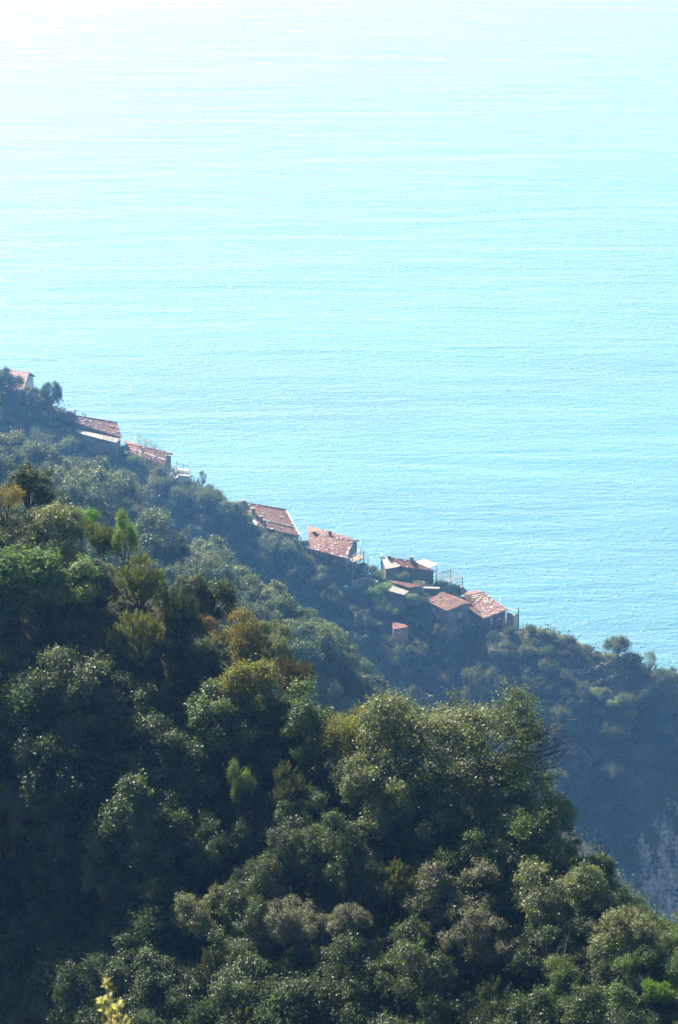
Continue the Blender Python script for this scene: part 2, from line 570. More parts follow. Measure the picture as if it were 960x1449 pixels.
def wood_for(rng, lobes, hz, r0, name, twigs=0, twig_len=0.3, spread_base=0.0):
    mb = MB()
    top = np.array([rng.uniform(-.08, .08), rng.uniform(-.08, .08), hz * 0.5])
    mb.tube([(0, 0, -0.55), (top[0] * .5, top[1] * .5, hz * 0.2), top], [r0 * 1.25, r0, r0 * 0.8], 7)
    for c, r in lobes:
        mid = top * 0.5 + np.array(c) * 0.5 + rng.normal(size=3) * 0.06
        end = np.array(c) + unit(np.array(c) - top) * r * 0.35
        mb.tube([top * 0.92, mid, end], [r0 * 0.6, r0 * 0.38, r0 * 0.12], 5)
        for _ in range(twigs):
            s = mid + (end - mid) * rng.uniform(0.0, 1.0)
            dd = unit(rand_dirs(rng, 1)[0] + unit(np.array(c) - top) * 0.8 + np.array([0, 0, .3]))
            e = s + dd * r * rng.uniform(0.5, 1.15)
            k = (s + e) / 2 + rng.normal(size=3) * 0.03
            mb.tube([s, k, e], [r0 * 0.18, r0 * 0.11, r0 * 0.05], 3)
    return np_mesh(name, np.array(mb.v), mb.f, smooth=True)

def make_kind(key, seed, n, leaf, style='leaf', nl=9, hz=1.1, aspect=0.5, spread=0.62, rmin=.3, rmax=.46, squash=.8, mat='leaf', bark='bark',
              r0=0.07, twigs=0, clump=.1, per=22, gap=.25, xy=1.0, low=-.45, lobes=None):
    rng = np.random.default_rng(seed)
    lobes = [(np.array(c), r) for *c, r in lobes] if lobes else lobes_for(rng, nl, spread, rmin, rmax, hz, squash, low)
    if n:
        if style == 'leaf':
            v, f, t = crown_leaves(rng, lobes, n, leaf, aspect, clump, per, hz, gap)
        else:
            v, f, t = plume_leaves(rng, lobes, n, leaf, 60, hz)
        v = v * np.array([xy, xy, 1])
        crown = np_mesh('crown_' + key, v, f, t)
        crown.materials.append(M[mat])
    else:
        crown = None
    trunk = wood_for(rng, lobes, hz, r0, 'trunk_' + key, twigs)
    trunk.materials.append(M[bark])
    KINDS[key] = (crown, trunk, hz)

# near kinds: fine leaves
for i in range(5):
    make_kind('oak%d' % i, 20 + i, 32000, 0.052, nl=17 + 2 * i, hz=1.05, squash=.95, spread=.76 + .05 * (i % 3), rmin=.16, rmax=.32, clump=.055, gap=.5, twigs=1, aspect=.58)
make_kind('bigoak', 40, 60000, 0.038, nl=34, hz=.85, spread=.86, rmin=.13, rmax=.25, squash=.82, twigs=4, clump=.045, gap=.5, r0=.04, low=-.9,
          lobes=[(0, 0, .8, .42), (-.86, 0, 1.36, .19), (-.66, .1, 1.26, .22), (-.98, -.1, 1.08, .17), (-.40, -.1, 1.04, .25), (-.12, .1, 1.02, .20), (.10, -.1, .90, .24), (.22, .1, 1.16, .14),
                 (.48, 0, 1.22, .22), (.68, .05, 1.46, .20), (.84, -.05, 1.26, .19), (.62, -.2, 1.02, .24), (.95, 0, 1.02, .14), (-.72, -.25, .78, .30), (-.95, -.1, .62, .26), (-.35, -.4, .72, .30),
                 (.05, -.45, .70, .30), (.42, -.4, .70, .30), (.74, -.2, .66, .28), (-.6, -.4, .40, .32), (.0, -.5, .36, .34), (.55, -.4, .36, .32), (.92, -.1, .40, .24), (0, .45, .8, .4), (.5, .4, .8, .35), (-.5, .4, .8, .35)])
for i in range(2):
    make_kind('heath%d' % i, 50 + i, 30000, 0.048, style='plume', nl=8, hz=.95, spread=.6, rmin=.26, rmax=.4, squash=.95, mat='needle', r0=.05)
for i in range(2):
    make_kind('laurel%d' % i, 60 + i, 11000, 0.085, nl=8, hz=1.0, spread=.6, aspect=.42, rmin=.25, rmax=.4, squash=1.0, mat='soft_leaf', r0=.05, per=14, gap=.35)
make_kind('tall', 66, 9000, 0.085, nl=9, hz=1.1, spread=.7, aspect=.42, rmin=.22, rmax=.34, squash=1.35, mat='soft_leaf', r0=.04, per=12, gap=.4, xy=.5)
make_kind('sumac', 70, 9000, 0.062, nl=10, hz=1.1, spread=.75, aspect=.5, rmin=.2, rmax=.3, squash=.9, mat='soft_leaf', r0=.045, per=10, gap=.7, twigs=7)
make_kind('leaner', 72, 9000, 0.075, nl=8, hz=1.15, spread=.62, aspect=.5, rmin=.22, rmax=.36, squash=1.0, mat='soft_leaf', bark='pale_bark', r0=.05, per=14, gap=.4, twigs=4)
# far kinds: fewer, larger leaf sprays
for i in range(4):
    make_kind('faroak%d' % i, 80 + i, 11000, 0.085, nl=14 + 2 * i, hz=1.0, spread=.72, squash=.85, rmin=.2, rmax=.36, clump=.08, per=16, gap=.4)
for i in range(2):
    make_kind('farbush%d' % i, 90 + i, 3600, 0.13, nl=6 + i, hz=.7, spread=.6, squash=.6, clump=.12, per=12, mat='soft_leaf')
make_kind('fartall', 95, 5000, 0.09, nl=9, hz=1.15, spread=.7, squash=1.3, xy=.55, per=14, gap=.4)
make_kind('bare', 97, 1500, 0.05, nl=11, hz=1.05, spread=.72, rmin=.2, rmax=.32, squash=1.05, per=4, gap=.5, twigs=9, r0=.035, bark='pale_bark', mat='soft_leaf')

PLACED = []
def plant(name, label, cat, key, loc, rad, color, rz=None, group=None, tilt=(0, 0), wood='trunk', leafname='crown', zs=1.0, lift=0.0):
    crown, trunk, hz = KINDS[key]
    rz = random.uniform(0, 6.28) if rz is None else rz
    t = thing(name, label, cat, loc, rz, group)
    t.rotation_euler = (tilt[0], tilt[1], rz)
    t.scale = (rad, rad, rad * zs)
    a = mobj(wood, trunk, None, t)
    a.scale = (1, 1, 1 + lift / hz)
    if crown is not None:
        c = mobj(leafname, crown, None, t)
        c.location = (0, 0, lift)
        c.color = (*color, 1)
    return t

def find_spot(px, py, rpx, hz, ymin, ymax):
    """walk along the sight line until the crown centre stands hz*R above the slope"""
    d = ray(px, py)
    best = None
    for Y in np.arange(ymin, ymax, 0.5):
        p = CAM + d * (Y / d[1])
        Rw = rpx * (Y / d[1]) / FPX
        g = float(hgt(p[0], p[1]))
        if p[2] - hz * Rw <= g:
            return np.array([p[0], p[1], g]), Rw, 1.0
        need = (p[2] - g) / (hz * Rw)
        if best is None or need < best[2]:
            best = (np.array([p[0], p[1], g]), Rw, need)
    return best if best and best[2] < 2.0 else (None, None, None)

def jit(c, a=0.15):
    k = 1 + random.uniform(-a, a)
    return tuple(max(0.005, v * k * (1 + random.uniform(-a, a) * .25)) for v in c)

OAK = (0.070, 0.108, 0.030)
DARK = (0.036, 0.058, 0.020)
GREY = (0.112, 0.138, 0.060)
OLIVE = (0.115, 0.132, 0.034)
BRIGHT = (0.11, 0.22, 0.025)
YELLOW = (0.140, 0.150, 0.030)
ORANGE = (0.17, 0.100, 0.030)
LGREEN = (0.115, 0.165, 0.050)

L1 = (38, 100)
L2 = (150, 300)
L3 = (296, 420)

USED = []
HERO = []
def hero(name, label, cat, key, px, py, rpx, color, layer, group=None, zs=1.0, hz=None, tilt=(0, 0), rz=None, ja=.08, wood='trunk', leafname='crown'):
    lift = (2.4 if rpx < 34 and py > 1390 else 1.5 if rpx < 37 and py > 1100 else .85) if layer is L1 and rpx <= 48 else 0.0
    h = (KINDS[key][2] + lift) * zs
    HERO.append((px, py, rpx, layer))
    for _ in range(14):
        loc, Rw, ks = find_spot(px, py, rpx, h, *layer)
        if ks is not None and ks < 1.2:
            break
        py += 4
    if loc is None:
        print('no spot', label)
        return None
    zs *= ks
    USED.append((px, py, rpx))
    return plant(name, label, cat, key, loc, Rw, jit(color, ja), rz, group, tilt, zs=zs, lift=lift, wood=wood, leafname=leafname)

# ------------------------------------------------------------------ houses
def V3(p):
    return np.array(p, float)

def tile_patch(D, C, B, A, nu, nv, rng, off=0.0):
    """half-round roof tiles over the patch D-C (ridge) / A-B (eave)"""
    vs, fs, tn = [], [], []
    arc = [(-.5, 0.0), (-.28, .75), (.28, .75), (.5, 0.0)]
    nrm = np.cross(C - D, A - D)
    nrm = nrm / np.linalg.norm(nrm)
    if nrm[2] < 0:
        nrm = -nrm
    def P(u, v):
        return (D * (1 - u) + C * u) * (1 - v) + (A * (1 - u) + B * u) * v
    wu = np.linalg.norm(C - D) / nu
    for i in range(nu):
        wob = rng.normal() * .004
        for j in range(nv):
            v0, v1 = j / nv, (j + 1.12) / nv
            tone = np.clip(rng.beta(2.2, 3.0) + (0.35 if rng.uniform() < .05 else 0), 0, 1)
            lift = rng.uniform(.0, .015)
            base = len(vs)
            for v, up in ((v0, .0), (min(v1, 1.02), .02 + lift)):
                for a, h in arc:
                    vs.append(P((i + .5 + a * .92) / nu + wob, v) + nrm * (off + h * wu * .42 + up))
                    tn.append(tone)
            for k in range(3):
                fs.append([base + k, base + k + 1, base + 5 + k, base + 4 + k])
            fs.append([base + 4, base + 5, base + 6, base + 7])
    return vs, fs, tn

def shift(p, d):
    return np.array(p, float) + np.array(d, float)

def house(name, label, DCBA, wallmat, tilemat='tile', shed=False, stones=0, seed=1, overhang=0.3, drop=None, back=0.85, chimneys=(), ridge=True, tw=.2,
          stone_mat='stone', slab_mat='wood', cat='house', edge_stones=0):
    """DCBA = ridge left, ridge right, eave right, eave left as (px, py, Y)"""
    rng = np.random.default_rng(seed)
    D, C, B, A = [at(*p) for p in DCBA]
    horiz = lambda a, b: math.hypot(a[0] - b[0], a[1] - b[1])
    print('%-28s ridge z %.1f %.1f eave z %.1f %.1f  pitch %.0f %.0f len %.1f' % (label[:28], D[2], C[2], B[2], A[2],
          math.degrees(math.atan2(D[2] - A[2], horiz(D, A))), math.degrees(math.atan2(C[2] - B[2], horiz(C, B))), horiz(C, D)))
    if shed:
        A2, B2 = shift(D, (0, .05, -.02)), shift(C, (0, .05, -.02))
    else:
        A2 = D + (D - A) * np.array([back, back, 0]) + np.array([0, 0, (A[2] - D[2]) * back])
        B2 = C + (C - B) * np.array([back, back, 0]) + np.array([0, 0, (B[2] - C[2]) * back])
    cen = (A + B + A2 + B2) / 4
    zmin = min(float(hgt(p[0], p[1])) for p in (A, B, A2, B2)) - 1.2
    if drop is not None:
        zmin = min(A[2], B[2]) - drop
    org = np.array([cen[0], cen[1], zmin])
    H = thing(name, label, cat, org)
    def L(p):
        return np.array(p) - org
    def inset(p):
        q = np.array(p, float)
        v = cen - q
        v[2] = 0
        q += v / np.linalg.norm(v) * overhang * 1.3
        return q
    a, b, a2, b2, d, c = inset(A), inset(B), inset(A2), inset(B2), np.array(D, float), np.array(C, float)
    # gable tops moved in by the same amount along the ridge
    rv = (c - d) / np.linalg.norm(c - d)
    d += rv * overhang
    c -= rv * overhang
    t = .16
    dev = abs((A + C - B - D)[2]) / 4
    tr = t + dev + .05
    w = MB()
    lo = lambda p: L((p[0], p[1], zmin))
    tp = lambda p: L((p[0], p[1], p[2] - t))
    if shed:
        d, c = inset(D), inset(C)
        top = [L((p[0], p[1], p[2] - tr)) for p in (a, b, c, d)]
        bot = [lo(a), lo(b), lo(c), lo(d)]
        w.hexa(top, bot)
        foot = [a, b, c, d]
    else:
        vs = [tp(a), tp(b), tp(b2), tp(a2), lo(a), lo(b), lo(b2), lo(a2), L((d[0], d[1], d[2] - tr)), L((c[0], c[1], c[2] - tr))]
        w.add(vs, [[4, 5, 1, 0], [5, 6, 2, 9, 1], [6, 7, 3, 2], [7, 4, 0, 8, 3], [0, 1, 9, 8], [3, 8, 9, 2], [7, 6, 5, 4]])
    w.build('wall', M[wallmat], H)
    # roof slab
    r = MB()
    th = .09
    up = lambda p, k=0.0: L((p[0], p[1], p[2] + k))
    def slab(D_, C_, B_, A_, n=5):
        g = [((D_ * (1 - u) + C_ * u) * (1 - v) + (A_ * (1 - u) + B_ * u) * v) for v in np.linspace(0, 1, n) for u in np.linspace(0, 1, n)]
        vs = [up(p) for p in g] + [up(p, -th) for p in g]
        q, k = n * n, lambda i, j: j * n + i
        fs = []
        for j in range(n - 1):
            for i in range(n - 1):
                fs.append([k(i, j), k(i, j + 1), k(i + 1, j + 1), k(i + 1, j)])
                fs.append([q + k(i, j), q + k(i + 1, j), q + k(i + 1, j + 1), q + k(i, j + 1)])
        for i in range(n - 1):
            fs.append([k(i, 0), k(i + 1, 0), q + k(i + 1, 0), q + k(i, 0)])
            fs.append([k(i + 1, n - 1), k(i, n - 1), q + k(i, n - 1), q + k(i + 1, n - 1)])
            fs.append([k(0, i + 1), k(0, i), q + k(0, i), q + k(0, i + 1)])
            fs.append([k(n - 1, i), k(n - 1, i + 1), q + k(n - 1, i + 1), q + k(n - 1, i)])
        r.add(vs, fs)
    slab(np.array(D), np.array(C), np.array(B), np.array(A))
    if not shed:
        slab(np.array(D) + (0, .004, 0), np.array(C) + (0, .004, 0), np.array(B2), np.array(A2))
    roof = r.build('roof', M[slab_mat], H)
    nu = max(4, int(horiz(C, D) / tw))
    nv = max(3, int(np.linalg.norm(D - A) / .42))
    vs, fs, tn = tile_patch(L(D), L(C), L(B), L(A), nu, nv, rng, .012)
    if not shed:
        v2, f2, t2 = tile_patch(L(D), L(C), L(B2), L(A2), max(4, nu // 2), max(3, nv // 2), rng, .012)
        n0 = len(vs)
        vs += v2
        fs += [[i + n0 for i in q] for q in f2]
        tn += t2
    tl = mobj('tiles', np_mesh('tiles', np.array(vs), fs, tn), M[tilemat], roof)
    tl['kind'] = 'stuff'
    nrm = np.cross(C - D, A - D)
    nrm /= np.linalg.norm(nrm)
    if nrm[2] < 0:
        nrm = -nrm
    if ridge:
        m = MB()
        nr = max(4, int(horiz(C, D) / .45))
        for i in range(nr):
            p0, p1 = D + (C - D) * (i / nr), D + (C - D) * ((i + 1.1) / nr)
            m.tube([L(p0 + np.array([0, 0, .05])), L(p1 + np.array([0, 0, .08]))], .13, 6)
        rt = m.build('ridge_tiles', M[tilemat], roof)
        rt['kind'] = 'stuff'
    if stones or edge_stones:
        m = MB()
        for i in range(stones):
            u, v = rng.uniform(.03, .97), rng.uniform(.04, .96)
            if stones > 12:
                v = v if stones > 44 else (round(v * 6 + rng.normal() * .25)) / 6.3 + .03
            p = (D * (1 - u) + C * u) * (1 - v) + (A * (1 - u) + B * u) * v
            s = rng.uniform(.10, .20)
            m.rock(L(p + nrm * .10), (s * 1.25, s, s * .55), rng)
        for i in range(edge_stones):
            k = i % 3
            q = rng.uniform(0, 1)
            p = (C + (B - C) * q - (C - D) * .035) if k == 0 else ((B + (A - B) * q + (D - A) * .05) if k == 1 else (D + (C - D) * q + (A - D) * .05))
            s = rng.uniform(.12, .22)
            m.rock(L(p + nrm * .10), (s * 1.3, s, s * .6), rng)
        st = m.build('roof_stones', M[stone_mat], roof)
        st['kind'] = 'stuff'
    for (px, py, hgt_px, mat) in chimneys:
        # chimney foot given as a pixel on the roof plane
        dr = ray(px, py)
        tt = np.dot(D - CAM, nrm) / np.dot(dr, nrm)
        p = CAM + dr * tt
        hh = hgt_px * tt / FPX
        ch = MB().box(L(p + np.array([0, 0, hh / 2 - .25])), (.48, .48, hh + .5), .3)
        cho = ch.build('chimney', M[mat], roof)
        cap = MB().box(L(p + np.array([0, 0, hh + .035])), (.62, .62, .07), .3)
        capo = cap.build('chimney_cap', M['drystone'], H)
    H['_'] = 0
    del H['_']
    return H, org, dict(A=A, B=B, C=C, D=D, a=a, b=b, c=c, d=d, a2=a2, b2=b2, zmin=zmin, cen=cen)

def on_wall(H, org, p, q, u, ztop, w, h, name, mat, frame=True, depth=.05, sill=False):
    """opening on the wall running p->q (world), u along it, ztop its head height"""
    p, q = np.array(p, float), np.array(q, float)
    dv = q - p
    dv[2] = 0
    ln = np.linalg.norm(dv)
    dv /= ln
    n = np.array([dv[1], -dv[0], 0])
    c = p + dv * ln * u
    ang = math.atan2(dv[1], dv[0])
    pos = np.array([c[0], c[1], ztop - h / 2]) - org
    if name == 'door' or not frame:
        o = MB().box(pos + n * depth * .5, (w, depth, h), ang).build(name, M[mat], H)
        return o
    f = MB()
    e = .09
    for sx in (-1, 1):
        f.box(pos + dv * sx * (w / 2 - e / 2) + n * .03, (e, .08, h), ang)
        f.box(pos + np.array([0, 0, sx * (h / 2 - e / 2)]) + n * .028, (w - 2 * e, .07, e), ang)
    f.box(pos + n * .026, (.05, .06, h - 2 * e), ang)
    fo = f.build(name, M['white'], H)
    MB().box(pos + n * .008, (w - .02, .02, h - .02), ang).build('pane', M[mat], fo)
    return fo

def px_on_wall(p, q, px, py):
    """(u, z) where a sight line meets the vertical wall p->q"""
    dv = np.array([q[0] - p[0], q[1] - p[1], 0.0])
    n = np.array([dv[1], -dv[0], 0])
    d = ray(px, py)
    t = np.dot(p - CAM, n) / np.dot(d, n)
    w = CAM + d * t
    return float(np.dot(w - p, dv) / np.dot(dv, dv)), float(w[2])

# pale pink roof at the far left
h0 = house('cottage', 'pale pink hip-edged roof half hidden by trees at the top left of the ridge',
           [(6, 524, 392), (42, 528, 390), (34, 553, 386), (2, 549, 388)], 'wall_pale', 'tile_pink', seed=3, drop=3.2, tw=.3)
# long house with the pale lean-to
h1 = house('farmhouse', 'long house with stone-weighted red roof above a pale lean-to roof',
           [(99, 587.5, 370.9), (166, 598.5, 369.0), (173, 619.5, 366), (90, 592.5, 370.2)], 'wall_dark', 'tile', stones=40, seed=4, back=.7)
h1b = house('lean_to', 'pale grey lean-to roof with whitish end wall below the long house',
            [(102, 606, 369.2), (171.5, 621.5, 365.8), (164.5, 627, 364.3), (112, 613.5, 367.2)], 'wall_stone', 'tile_grey', shed=True, seed=5, drop=5.5, overhang=.15, ridge=False, cat='lean-to')
# house behind the bare trees
h2 = house('house', 'red roofed house behind two bare trees, crossed by a pale tile band',
           [(181, 629, 370), (239, 641, 367), (232, 661, 364), (188, 642, 366.5)], 'wall_stone', 'tile', stones=16, edge_stones=10, seed=6)
# large roof with three chimneys
h3 = house('house', 'broad red roof with three chimneys and a pale gable edge, upslope of its neighbour',
           [(342, 711, 358), (405, 722, 355.5), (425, 758.5, 350.5), (364, 745, 352.5)], 'wall_stone', 'tile', stones=22, edge_stones=8, seed=7,
           chimneys=[(345.5, 714, 6, 'wall_dark'), (358.5, 727, 8, 'wall_dark'), (369.5, 737, 7, 'wall_dark')])
h4 = house('house', 'red roofed house with white specks, beside a rickety balcony on the steep slope',
           [(437, 753.5, 353.5), (501, 766, 350), (492, 791, 346), (439.5, 777, 348)], 'wall_stone', 'tile_pale', stones=26, edge_stones=24, seed=8,
           chimneys=[(445, 756, 5, 'wall_dark'), (467, 757, 6, 'wall_dark')])
h5 = house('house', 'wide low red roof over a plain brown wall with two dark chimneys',
           [(546, 789.5, 348.3), (588, 795, 346.6), (617, 808.5, 344.3), (565, 801.5, 346.2)], 'wall_dark', 'tile', seed=9, edge_stones=6, back=.5,
           chimneys=[(551, 792, 6, 'wall_dark'), (582.5, 795, 7, 'wall_dark')])
h5b = house('shed', 'small white lean-to sheet roof on blue-grey walls left of the wide brown house',
            [(541, 792, 347.8), (553, 791.5, 347.8), (566, 802, 345.8), (546, 805.5, 345.6)], 'wall_stone', 'tile_grey', shed=True, seed=10, drop=4, overhang=.1, ridge=False, cat='shed')
h6 = house('low_house', 'low flat red roof with a thin stovepipe, stepping down below the brown house',
           [(549, 821, 343.6), (598.5, 829, 341.4), (580, 832.5, 340.3), (556, 824.5, 342.6)], 'wall_stone', 'tile', shed=True, seed=11, drop=3.5, overhang=.12, ridge=False)
h7 = house('house', 'house with red and buff roof dotted with dark stones beside the last house',
           [(624, 839, 341), (657, 855, 336.6), (633, 865, 335.2), (605, 851, 339.6)], 'wall_stone', 'tile_pale', stones=46, seed=12, stone_mat='drystone', back=.45)
h8 = house('house', 'last house downhill, red roof dotted with stones and a whitish pilaster on its wall',
           [(664, 843, 343), (685, 838.5, 343.2), (719, 862.5, 338.8), (685, 875.5, 337.4)], 'wall_stone', 'tile_pale', stones=52, edge_stones=10, seed=13, back=.35)
h9 = house('hut', 'tiny pink walled hut with one window below the village',
           [(555.5, 880.5, 337.7), (574, 884, 336.7), (578.5, 887.5, 335.5), (556, 891, 335.4)], 'wall_pink', 'tile', shed=True, seed=14, drop=2.2, overhang=.08, ridge=False, cat='hut')


h7b = house('shed', 'dark shaded shed roof leaning against the left side of the dotted gable house',
            [(595, 842, 342.2), (622, 839, 341.2), (605, 852, 339.7), (589, 851, 340.8)], 'wall_dark', 'tile', shed=True, seed=31, drop=3.4, overhang=.1, ridge=False, cat='shed')
h8b = house('lean_to', 'dark tiled lean-to filling the gap between the dotted gable house and the last house',
            [(643, 846.5, 341.4), (663, 844, 342.6), (683, 875, 337.6), (659, 858, 339.0)], 'wall_dark', 'tile', shed=True, seed=32, drop=3.6, overhang=.12, ridge=False, cat='lean-to')
# openings and other wall details
def wall_px(hs, p, q, px0, px1, py0, py1, name, mat, **kw):
    """an opening spanning the given pixels on the wall p->q of a house"""
    H, org, k = hs
    P, Q = k[p], k[q]
    u0, z0 = px_on_wall(P, Q, px0, py0)
    u1, z1 = px_on_wall(P, Q, px1, py1)
    ln = math.hypot(Q[0] - P[0], Q[1] - P[1])
    return on_wall(H, org, P, Q, (u0 + u1) / 2, max(z0, z1), abs(u1 - u0) * ln, abs(z0 - z1), name, mat, **kw)
wall_px(h1b, 'b', 'c', 168.0, 170.2, 636, 646, 'door', 'dark_metal')
wall_px(h8, 'a', 'b', 694.3, 696.6, 874, 899, 'pilaster', 'white', frame=False, depth=.12)
wall_px(h8, 'a', 'b', 702, 707, 877, 884, 'window', 'glass')
wall_px(h8, 'a', 'b', 687, 690, 880, 893, 'door', 'wood')
wall_px(h9, 'a', 'b', 563.5, 567.5, 889.5, 895, 'window', 'glass')
wall_px(h5, 'a', 'b', 575, 579, 812, 819, 'window', 'glass')
wall_px(h5b, 'a', 'b', 551, 555, 808, 818, 'door', 'wood')
wall_px(h4, 'a', 'b', 452, 457, 788, 795, 'window', 'glass')
wall_px(h4, 'a', 'b', 470, 475, 793, 800, 'window', 'glass')
wall_px(h3, 'a', 'b', 378, 382, 754, 760, 'window', 'glass')
wall_px(h7, 'a', 'b', 610, 614, 863, 872, 'window', 'glass')
wall_px(h7, 'b', 'c', 640.5, 646, 874, 886, 'door', 'wood')
wall_px(h7, 'b', 'c', 649, 652, 868, 876, 'window', 'glass')
wall_px(h7, 'a', 'b', 620, 625, 872, 884, 'door', 'dark_metal')
# mortared pale step and gable kerbs of the three chimney roof
def roof_strip(hs, f0, f1, w, hgt_, name, mat):
    H, org, k = hs
    q = lambda u, v: (k['D'] * (1 - u) + k['C'] * u) * (1 - v) + (k['A'] * (1 - u) + k['B'] * u) * v
    p0, p1 = q(*f0), q(*f1)
    d = unit(p1 - p0)
    n = unit(np.cross(k['C'] - k['D'], k['A'] - k['D']))
    n = n if n[2] > 0 else -n
    s_ = np.cross(n, d) * w / 2
    t4 = [p0 - s_, p1 - s_, p1 + s_, p0 + s_]
    MB().hexa([p + n * hgt_ - org for p in t4], [p - org for p in t4]).build(name, M[mat], H)
roof_strip(h3, (.12, .62), (.97, .70), .16, .2, 'roof_step', 'drystone')
roof_strip(h3, (1.0, .02), (1.0, .98), .26, .14, 'gable_kerb', 'wall_pale')
roof_strip(h3, (0.0, .55), (0.0, .98), .40, .26, 'gable_kerb', 'white')
roof_strip(h2, (.10, .48), (.95, .55), .16, .16, 'roof_step', 'stone')
roof_strip(h5, (0.0, .0), (0.0, 1.0), .25, .16, 'gable_kerb', 'stone')
roof_strip(h8, (0.0, .0), (0.0, 1.0), .22, .14, 'gable_kerb', 'wood')
for hs in (h1,):
    H_, o_, k_ = hs
    c = (at(100, 588, 370.6) - o_)
    MB().box(c + np.array([0, 0, .15]), (1.5, 1.1, .9), -.2).build('dormer', M['wall_dark'], H_)
    for px, hh in ((107, 1.1), (117.5, .7), (121, .6)):
        p = at(px, 589.5 + (px - 107) * .15, 370) - o_
        MB().tube([p, p + np.array([.03, 0, hh])], [.05, .04], 5).box(p + np.array([.03, 0, hh]), (.35, .05, .16), .3).build('antenna', M['dark_metal'], H_)
p = at(600, 835, 340.8) - h6[1]
st = MB().tube([p, p + np.array([0, 0, 1.15])], .07, 7).build('stovepipe', M['dark_metal'], h6[0])
MB().tube([p + np.array([0, 0, 1.15]), p + np.array([0, 0, 1.42])], [.13, .10], 7).build('cowl', M['white'], st)

# grey sheet lean-to under the low red roof
h10 = house('lean_to', 'grey sheet lean-to roof below the low flat red roof, behind round lemon trees',
            [(556, 829, 341.6), (579, 837, 340.0), (572, 842.5, 338.9), (549.5, 836, 340.6)], 'wall_dark', 'tile_grey', shed=True, seed=21, drop=2.6, overhang=.12, ridge=False, cat='lean-to')

def W0(px, py, Y):
    return at(px, py, Y)

def wall_run(name, label, pts, thick, h, mat, cat='wall', coping=None, below=1.0):
    """free standing wall along points given at its top edge"""
    P = [np.array(p, float) for p in pts]
    org = P[0] - np.array([0, 0, h])
    t = thing(name, label, cat, org)
    m, c = MB(), MB()
    for a, b in zip(P[:-1], P[1:]):
        d = b - a
        d[2] = 0
        n = np.array([d[1], -d[0], 0]) / np.linalg.norm(d) * thick / 2
        m.hexa([a - n - org, b - n - org, b + n - org, a + n - org],
               [a - n - org - (0, 0, h + below), b - n - org - (0, 0, h + below), b + n - org - (0, 0, h + below), a + n - org - (0, 0, h + below)])
        if coping:
            n2 = n * 1.35
            e = np.array([0, 0, .10])
            c.hexa([a - n2 - org + e, b - n2 - org + e, b + n2 - org + e, a + n2 - org + e], [a - n2 - org + e * .02, b - n2 - org + e * .02, b + n2 - org + e * .02, a + n2 - org + e * .02])
    m.build('wall', M[mat], t)
    if coping:
        c.build('coping', M[coping], t)
    return t, org

def drystone(name, label, pts, h, seed, courses=4):
    """rubble wall of separate stones following the ground"""
    rng = np.random.default_rng(seed)
    P = [np.array(p, float) for p in pts]
    org = P[0].copy()
    t = thing(name, label, 'wall', org)
    m, top = MB(), MB()
    for a, b in zip(P[:-1], P[1:]):
        ln = np.linalg.norm(b - a)
        n = int(ln / .42)
        for i in range(n):
            for k in range(courses):
                p = a + (b - a) * ((i + rng.uniform(.2, .8)) / n) - np.array([0, 0, (k + .5) * h / courses])
                s = rng.uniform(.2, .3)
                (top if k == 0 else m).rock(p - org + rng.normal(size=3) * .05, (s * 1.2, s * .9, h / courses * .62), rng)
    m.build('stones', M['drystone'], t)['kind'] = 'stuff'
    top.build('capstones', M['drystone'], t)['kind'] = 'stuff'
    return t

# whitewashed terrace right of the banded roof
t = thing('terrace', 'small whitewashed terrace with stepped parapet and slim posts on the skyline', 'terrace', at(260, 684, 357.9))
o = np.array(t.location)
MB().hexa([at(252, 671, 358.4) - o, at(268.5, 673.5, 357.6) - o, at(269.5, 674.0, 357.4) - o, at(252, 671.6, 358.2) - o],
          [at(252, 686, 358.4) - o, at(268.5, 688, 357.6) - o, at(269.5, 689, 357.4) - o, at(252, 686.6, 358.2) - o]).build('lower_parapet', M['white'], t)
MB().hexa([at(251, 662.5, 360.7) - o, at(267.5, 664.5, 359.9) - o, at(268, 666.5, 359.6) - o, at(251, 664.5, 360.4) - o],
          [at(251, 672, 360.7) - o, at(267.5, 674, 359.9) - o, at(268, 675, 359.6) - o, at(251, 673, 360.4) - o]).build('upper_parapet', M['white'], t)
MB().box(at(260, 674, 359.0) - o, (2.0, 1.9, .2), -.25).build('floor', M['stone'], t)
for px, py0, py1 in ((250, 652, 672), (260, 656, 672), (269, 652, 676), (240.5, 655, 676)):
    a, b = at(px, py0, 358.9) - o, at(px, py1, 358.9) - o
    MB().tube([b - (0, 0, 1.0), a], .045, 5).build('post', M['metal'], t)
MB().tube([at(250, 657, 358.9) - o, at(269, 659, 358.9) - o], .035, 5).build('rail', M['metal'], t)
t2 = thing('plaster_boulder', 'rounded white boulder leaning at the left of the whitewashed terrace', 'rock', at(245.5, 677, 358.4))
MB().rock((0, 0, 0), (.38, .35, .55), np.random.default_rng(5)).rock((-.2, -.1, .75), (.3, .28, .3), np.random.default_rng(6)).build('boulder', M['white'], t2)

